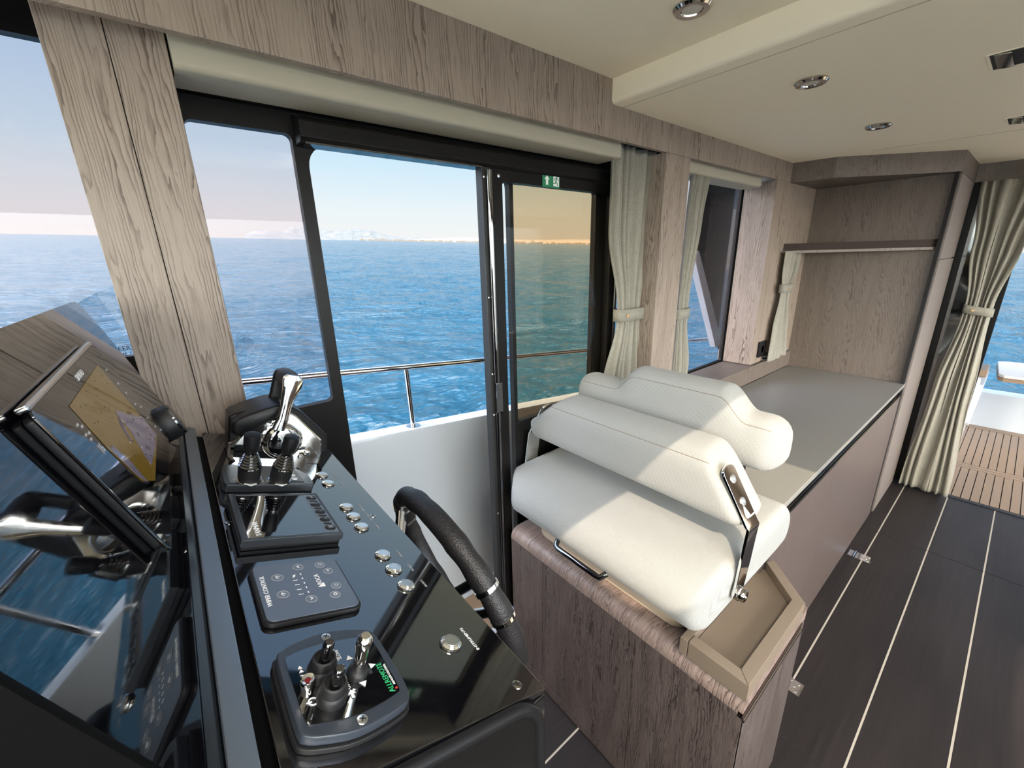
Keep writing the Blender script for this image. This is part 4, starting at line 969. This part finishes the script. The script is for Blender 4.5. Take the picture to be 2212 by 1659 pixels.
for i in range(5): g.box(0.0497, 0.0509, 0.4125 + i * 0.0085, 0.4150 + i * 0.0085, hk, hk + 0.0003, CF)
for i in range(4): g.box(0.0405, 0.0450, 0.4118 + i * 0.0085, 0.4124 + i * 0.0085, hk, hk + 0.0003, CF)
g.prism([(0.0415, 0.4425), (0.0440, 0.4445), (0.0450, 0.4485), (0.0420, 0.4470)], hk, hk + 0.0003, CF)
build('speed_marks', g, 'white_print', fc)

# remote control panel with boots and joystick
t = thing('remote_panel', 'black bow-sided remote panel with two rubber toggles, chrome joystick and red lamp', 'control panel', CF(0.05, 0.297, 0))
def bow(x0, x1, y0, y1, dy, r, n=8):
    out = []
    for i in range(n + 1):
        u = i / n; x = x1 + (x0 - x1) * u; out.append((x - (r * 0.3 if i == 0 else 0) + (r * 0.3 if i == n else 0), y1 + dy * math.sin(PI * u) - (r * 0.5 if i in (0, n) else 0)))
    for i in range(n + 1):
        u = i / n; x = x0 + (x1 - x0) * u; out.append((x + (r * 0.3 if i == 0 else 0) - (r * 0.3 if i == n else 0), y0 - dy * 0.35 * math.sin(PI * u) + (r * 0.5 if i in (0, n) else 0)))
    return out
ro = [(0.0031, 0.3278), (0.0080, 0.3340), (0.0186, 0.3395), (0.0439, 0.3443), (0.0664, 0.3408), (0.0832, 0.3340), (0.0880, 0.3240), (0.0895, 0.2858), (0.0882, 0.2540), (0.0765, 0.2440), (0.0424, 0.2388), (0.0187, 0.2437), (0.0070, 0.2490), (0.0032, 0.2570), (0.0026, 0.2899)]
ro = smoothprof(ro, 3); rs = lambda k: [(0.0462 + (p[0] - 0.0462) * k, 0.2915 + (p[1] - 0.2915) * k) for p in ro]
build('base', G().prism(rs(1.035), 0.0, 0.0045, CF), 'black_rubber', t, bevel=0.001)
build('bezel', G().prism(rs(1.0), 0.0045, 0.0125, CF), 'bezel_grey', t, bevel=0.0025)
ri = [(0.0079, 0.3205), (0.0120, 0.3250), (0.0207, 0.3275), (0.0394, 0.3295), (0.0628, 0.3276), (0.0780, 0.3235), (0.0815, 0.3150), (0.0820, 0.2850), (0.0815, 0.2620), (0.0770, 0.2562), (0.0452, 0.2505), (0.0140, 0.2550), (0.0085, 0.2610), (0.0080, 0.2900)]
fc = build('face', G().prism(smoothprof(ri, 3), 0.0123, 0.0132, CF), 'black_gloss', t)
hk = 0.0135
for a, b in ((0.0446, 0.3365), (0.0447, 0.2450)):
    f = Fr(CF(a, b, 0.0128), CF.a, CF.b, CF.n); s_ = build('screw', G().lathe(0, 0, [(0.0042, 0.0), (0.0040, 0.0008), (0.002, 0.0013)], f, 18), 'brushed', t)
    g = G(); bar(g, (-0.0022, 0.0010), (0.0022, -0.0010), 0.0009, f, 0.0012, 0.0015); bar(g, (0.0010, 0.0022), (-0.0010, -0.0022), 0.0009, f, 0.0012, 0.0015); build('cross_slot', g, 'gap', s_)
for a, b, tl in ((0.0290, 0.2965, (-0.08, -0.10)), (0.0300, 0.2710, (-0.12, -0.16))):
    f = Fr(CF(a, b, hk), CF.a, CF.b, CF.n)
    k = build('toggle_boot', G().lathe(0, 0, [(0.0112, 0.0), (0.0116, 0.005), (0.0108, 0.009), (0.0100, 0.0098), (0.0098, 0.013), (0.0088, 0.0165), (0.0074, 0.0172), (0.0068, 0.0150)], f, 24, tl), 'black_rubber', t)
    build('toggle_lever', G().lathe(0, 0, [(0.0046, 0.012), (0.0040, 0.020), (0.0044, 0.030), (0.0043, 0.0335), (0.0028, 0.0355)], f, 16, (tl[0] - 0.02, tl[1] - 0.12)), 'black_gloss', k)
f = Fr(CF(0.0550, 0.2855, hk), CF.a, CF.b, CF.n); tl = (-0.13, -0.16)
j = build('joystick_gate', G().lathe(0, 0, [(0.0085, 0.0), (0.0088, 0.003), (0.0080, 0.0052), (0.0045, 0.0075)], f, 24, (-0.05, 0)), 'black_rubber', t)
build('joystick_lever', G().lathe(0, 0, [(0.0042, 0.006), (0.0042, 0.011), (0.0046, 0.0115), (0.0050, 0.020), (0.0060, 0.030), (0.0066, 0.0355), (0.0058, 0.0395), (0.0035, 0.0418)], f, 24, tl), 'chrome', j)
g = G()
for dx, dy in ((0.0108, 0), (-0.0108, 0)): g.box(0.0550 + dx - 0.0018, 0.0550 + dx + 0.0018, 0.2825, 0.2885, hk - 0.0005, hk + 0.0004, CF)
build('gate_slot', g, 'grey_plastic', t)
f = Fr(CF(0.0155, 0.2830, hk), CF.a, CF.b, CF.n)
l = build('indicator_lamp', G().lathe(0, 0, [(0.0046, 0.0), (0.0048, 0.006), (0.0054, 0.0110), (0.0050, 0.0125), (0.0036, 0.0115)], f, 24, (-0.2, 0.0)), 'chrome', t)
build('lamp_lens', G().lathe(0, 0, [(0.0030, 0.0100), (0.0028, 0.0112), (0.002, 0.0118)], f, 20, (-0.2, 0.0)), 'red_lens', l)
def tri(a, b, s, rot):
    pts = [(a + s * math.cos(q), b + s * math.sin(q)) for q in (rot, rot + 2.09, rot + 4.19)]; return pts
g = G()
for a, b, s, r in ((0.0548, 0.3045, 0.0032, PI / 2), (0.0695, 0.2900, 0.0034, 0.0), (0.0568, 0.2750, 0.0036, -PI / 2), (0.0435, 0.2955, 0.0026, PI), (0.0440, 0.2860, 0.0026, 0.0), (0.0160, 0.3085, 0.0021, PI / 2), (0.0162, 0.3045, 0.0021, PI / 2), (0.0168, 0.2950, 0.0021, -PI / 2)): g.prism(tri(a, b, s, r), hk, hk + 0.0003, CF)
bar(g, (0.0145, 0.3005), (0.0185, 0.3000), 0.0005, CF, hk, hk + 0.0003)
g.prism([(0.0440, 0.2650), (0.0462, 0.2650), (0.0462, 0.2690), (0.0482, 0.2690), (0.0451, 0.2730), (0.0420, 0.2690), (0.0440, 0.2690)], hk, hk + 0.0003, CF)
build('arrow_marks', g, 'white_print', fc)
g = G(); f = CF; cx_, cy_ = 0.0172, 0.2735
for i in range(9): q = -PI / 2 + 0.55 + i * (2 * PI - 1.1) / 9; q2 = q + (2 * PI - 1.1) / 9; q += PI; q2 += PI; bar(g, (cx_ + 0.0032 * math.sin(q), cy_ + 0.0032 * math.cos(q)), (cx_ + 0.0032 * math.sin(q2), cy_ + 0.0032 * math.cos(q2)), 0.0011, CF, hk, hk + 0.0003)
bar(g, (cx_ - 0.0048, cy_), (cx_ - 0.0008, cy_), 0.0011, CF, hk, hk + 0.0003); build('power_mark', g, 'white_print', fc)
text('lettering', 'ALLREMOTE', 0.0064, CT(CF(0.0755, 0.2745, 0)), 0, 0, hk, 'green_print', fc, sx=0.92)
text('lettering', 'REMOTE CONTROL', 0.0026, CT(CF(0.0797, 0.2765, 0)), 0, 0, hk, 'white_print', fc)
build('logo_tip', G().prism(tri(0.0795, 0.2610, 0.0013, PI), hk, hk + 0.0003, CF), 'red_print', fc)
text('lettering', 'SLOW', 0.0042, CT(CF(0.0478, 0.3120, 0)), 0, 0, hk, 'white_print', fc)
text('lettering', 'STROBE', 0.0038, CT(CF(0.0428, 0.3110, 0)), 0, 0, hk, 'white_print', fc)
text('lettering', 'ON', 0.0045, CT(CF(0.0448, 0.2775, 0)), 0, 0, hk, 'white_print', fc)
build('rule', G().box(0.0453, 0.0458, 0.3040, 0.3190, hk, hk + 0.0003, CF), 'white_print', fc)

# throttle control
t = thing('throttle_control', 'chrome and black throttle lever on its binnacle beside the oak pillar', 'throttle', CF(0.11, 0.87, 0))
T = lambda px, py, y=0.835: (ony(px, py, y).x, ony(px, py, y).z)
base_o = [T(490, 990), T(492, 962), T(520, 930), T(575, 885), T(606, 874), T(640, 893), T(697, 948), T(699, 980), T(690, 1003), T(600, 1003), T(500, 1001)]
g = G(); cxz = (0.105, 1.285)
def ringxz(pts, y, s, dz=0): return [V((cxz[0] + (p[0] - cxz[0]) * s, y, cxz[1] + (p[1] - cxz[1]) * s + dz)) for p in pts]
g.loft([ringxz(base_o, 0.826, 0.90), ringxz(base_o, 0.830, 0.95), ringxz(base_o, 0.846, 0.98), ringxz(base_o, 0.852, 0.97)])
build('side_cover', g, 'chrome', t, smooth=25)
cap_o = [T(492, 985, 0.85), T(493, 900, 0.85), T(505, 893, 0.85), T(540, 884, 0.85), T(590, 868, 0.85), T(618, 872, 0.85), T(650, 888, 0.85), T(705, 938, 0.85), T(706, 975, 0.85), T(650, 985, 0.85)]
g = G(); g.loft([ringxz(cap_o, 0.845, 0.97), ringxz(cap_o, 0.848, 1.0), ringxz(cap_o, 0.90, 1.0), ringxz(cap_o, 0.925, 0.93), ringxz(cap_o, 0.935, 0.8)])
build('binnacle', g, 'black_satin', t, smooth=50, bevel=0.003)
# rounded black drum leaning forward
dz = [T(505, 935, 0.84), T(498, 915, 0.84), T(512, 898, 0.84), T(590, 871, 0.84), T(612, 872, 0.84), T(604, 890, 0.84), T(540, 925, 0.84)]
dz = smoothprof(dz, 3)
g = G(); c2 = (sum(p[0] for p in dz) / len(dz), sum(p[1] for p in dz) / len(dz))
def ring2(y, s): return [V((c2[0] + (p[0] - c2[0]) * s, y, c2[1] + (p[1] - c2[1]) * s)) for p in dz]
g.loft([ring2(0.818, 0.85), ring2(0.821, 0.97), ring2(0.828, 1.0), ring2(0.90, 1.0), ring2(0.92, 0.9)])
build('shroud', g, 'black_plastic', t, smooth=60)
HF = Fr(V((T(612, 955, 0.815)[0], 0.815, T(612, 955, 0.815)[1])), (1, 0, 0), (0, 0, 1), (0, -1, 0))
hb = build('lever_hub', G().lathe(0, 0, [(0.034, -0.030), (0.034, -0.004), (0.031, 0.003), (0.0275, 0.006), (0.0265, 0.004)], HF, 40), 'chrome', t)
build('hub_cap', G().lathe(0, 0, [(0.0262, 0.0), (0.0262, 0.0045), (0.020, 0.0065)], HF, 40), 'black_gloss', hb)
# lever blade: widening paddle
y = 0.806
lv = [(600, 928, 14), (611, 905, 12.5), (617, 880, 12.5), (621, 864, 13.5), (626, 850, 17), (631, 835, 21), (633, 822, 22.5), (634, 815, 21), (634, 811, 14)]
rings = []
for px, py, w in lv:
    c = ony(px, py, y); wl_ = ony(px - w, py - w * 0.15, y); wr_ = ony(px + w, py + w * 0.15, y)
    hw = (wr_ - wl_) / 2; th = 0.006
    ring = []
    for k in range(12):
        q = 2 * PI * k / 12; e = lambda v: math.copysign(abs(v) ** 0.6, v)
        ring.append(c + hw * e(math.cos(q)) + V((0, th, 0)) * e(math.sin(q)))
    rings.append(ring)
g = G(); g.loft(rings); build('lever', g, 'chrome', t, smooth=50)
# grip across and far black lever
pa, pb = ony(632, 826, 0.818), ony(612, 826, 0.868)
gp = [V((pa.x, 0.816, pa.z + 0.000)), V((pa.x, 0.85, pa.z)), V((pa.x - 0.001, 0.885, pa.z))]
build('grip', G().tube([gp[0] + V((-0.001, 0, 0.0)), gp[0].lerp(gp[2], 0.3), gp[0].lerp(gp[2], 0.7), gp[2]], [0.0150, 0.0175, 0.0175, 0.016], 24), 'black_plastic', t, smooth=60)
y = 0.888; rings = []
for px, py, w in ((590, 890, 15), (592, 868, 15), (596, 845, 13), (600, 825, 13), (604, 808, 14), (606, 801, 12), (607, 797, 7)):
    c = ony(px, py, y); hw = (ony(px + w, py, y) - ony(px - w, py, y)) / 2; ring = []
    for k in range(12):
        q = 2 * PI * k / 12; e = lambda v: math.copysign(abs(v) ** 0.6, v); ring.append(c + hw * e(math.cos(q)) + V((0, 0.007, 0)) * e(math.sin(q)))
    rings.append(ring)
g = G(); g.loft(rings); build('lever', g, 'black_plastic', t, smooth=50)
for px, py in ((648, 985), (662, 975)):
    f = Fr(V((ony(px, py, 0.828).x, 0.828, ony(px, py, 0.828).z)), (1, 0, 0), (0, 0, 1), (0, -1, 0)); build('screw', G().lathe(0, 0, [(0.005, -0.004), (0.005, 0.002), (0.003, 0.004)], f, 16), 'chrome', t)

# ================================================================== CURTAINS
def curtain(name_label, loc_axis, rows, depth, npl, amp, tie=None, group=None, button=None, seed=1, thick=0.003):
    """rows: (z, u0, u1, w, squeeze); axis 'x' hangs along x at y=w, axis 'y' hangs along y at x=w"""
    rnd = random.Random(seed); ph = [rnd.uniform(-0.5, 0.5) for _ in range(40)]
    nu = npl * 14; nz = 70; grid = []
    zs = [r[0] for r in rows]
    def at(z):
        for i in range(len(rows) - 1):
            if rows[i][0] >= z >= rows[i + 1][0]:
                u = (rows[i][0] - z) / (rows[i][0] - rows[i + 1][0]); u = u * u * (3 - 2 * u); return [rows[i][k] + (rows[i + 1][k] - rows[i][k]) * u for k in range(1, 5)]
        return list(rows[-1][1:])
    for j in range(nz + 1):
        z = zs[0] + (zs[-1] - zs[0]) * j / nz; u0, u1, w, sq = at(z); row = []
        for i in range(nu + 1):
            u = i / nu; p = u * npl; k = int(min(p, npl - 1e-6)); s = math.sin(2 * PI * (p + 0.26 * math.sin(2.2 * z + ph[k % 40] * 3) + 0.16 * math.sin(6 * u + 3 * z) + 0.2 * math.sin(11 * u + seed)))
            s = math.copysign(abs(s) ** 0.8, s)
            off = amp * s * sq * (1 + 0.35 * ph[k % 40]) ; q = u0 + (u1 - u0) * u + 0.35 * amp * math.sin(2 * PI * (p * 2 + 0.3)) * 0.25
            row.append(V((q, w + off, z)) if loc_axis == 'x' else V((w + off, q, z)))
        grid.append(row)
    g = G(); m = nu + 1; vs = [p for r in grid for p in r]; fs = [(j * m + i, j * m + i + 1, (j + 1) * m + i + 1, (j + 1) * m + i) for j in range(nz) for i in range(nu)]
    g.add(vs, fs)
    root = thing('curtain', name_label, 'curtain', (vs[0].x, vs[0].y, zs[-1]), group)
    c = build('cloth', g, 'linen', root, smooth=80)
    md = c.modifiers.new('thickness', 'SOLIDIFY'); md.thickness = thick; md.offset = 0
    if tie:
        zt, a0, a1, w, dp, drop = tie; pts = []
        for k in range(29):
            q = 2 * PI * k / 28; cc = math.cos(q); ss = math.sin(q); e = lambda v: math.copysign(abs(v) ** 0.7, v)
            uu = (a0 + a1) / 2 + (a1 - a0) / 2 * e(cc); ww = w + dp * e(ss); zz = zt + drop * (uu - (a0 + a1) / 2) / (a1 - a0)
            pts.append((uu, ww, zz))
        hh = 0.024; g = G(); n = 28
        mk = lambda u, w_, z: V((u, w_, z)) if loc_axis == 'x' else V((w_, u, z))
        r0 = [mk(p[0], p[1], p[2] - hh) for p in pts[:n]]; r1 = [mk(p[0], p[1], p[2] + hh) for p in pts[:n]]
        g.loft([r0, r1], cap=False); b = build('tieback', g, 'linen', root, smooth=80)
        md = b.modifiers.new('thickness', 'SOLIDIFY'); md.thickness = 0.003; md.offset = 1
        if button:
            bu, sg = button
            nrm = V((0, -1, 0)) if loc_axis == 'x' else V((-1, 0, 0)); c0 = mk(bu, w - dp - 0.004, zt + drop * (bu - (a0 + a1) / 2) / (a1 - a0))
            fr = Fr(c0, (1, 0, 0) if loc_axis == 'x' else (0, 1, 0), (0, 0, 1), nrm)
            tab = mk(bu, w, zt)
            build('button', G().lathe(0, 0, [(0.0075, -0.002), (0.0078, 0.001), (0.006, 0.0022), (0.002, 0.0012)], fr, 18), 'brown_button', b)
    return root
curtain('gathered linen curtain beside the sliding door, with tan button tieback', 'x',
    [(1.975, 1.290, 1.560, 1.020, 1.0), (1.70, 1.295, 1.555, 1.02, 1.0), (1.39, 1.375, 1.520, 1.02, 0.7), (1.34, 1.375, 1.525, 1.02, 0.7), (1.10, 1.31, 1.56, 1.02, 1.0), (0.60, 1.29, 1.57, 1.02, 1.0)], 0, 6, 0.013,
    tie=(1.372, 1.362, 1.530, 1.020, 0.030, 0.0), button=(1.392, 1), seed=3)
curtain('narrow linen curtain at the fore edge of the aft side window', 'x',
    [(1.982, 1.825, 1.965, 1.010, 1.0), (1.75, 1.815, 1.940, 1.01, 1.0), (1.36, 1.80, 1.89, 1.01, 0.6), (1.30, 1.80, 1.89, 1.01, 0.6), (1.05, 1.80, 1.935, 1.01, 1.0), (0.965, 1.80, 1.935, 1.01, 1.0)], 0, 4, 0.013,
    tie=(1.335, 1.795, 1.893, 1.01, 0.022, 0.0), seed=5)
curtain('short linen curtain in the galley corner under the shelf', 'x',
    [(1.602, 2.745, 2.945, 0.905, 1.0), (1.50, 2.75, 2.92, 0.905, 1.0), (1.40, 2.76, 2.86, 0.905, 0.6), (1.36, 2.76, 2.86, 0.905, 0.6), (1.15, 2.72, 2.91, 0.905, 1.0), (0.968, 2.70, 2.98, 0.905, 1.0)], 0, 4, 0.012,
    tie=(1.395, 2.745, 2.87, 0.905, 0.020, 0.0), button=(2.785, 1), seed=8)
curtain('tall linen curtain tied back at the aft cockpit doorway', 'y',
    [(1.952, 0.296, 0.02, 3.715, 1.0), (1.60, 0.262, 0.065, 3.715, 1.0), (1.27, 0.222, 0.108, 3.715, 0.8), (1.20, 0.222, 0.108, 3.715, 0.8), (0.75, 0.262, 0.085, 3.715, 1.0), (0.02, 0.292, 0.052, 3.715, 1.1)], 0, 5, 0.015,
    tie=(1.235, 0.228, 0.100, 3.715, 0.035, -0.02), button=(0.185, 1), seed=11)
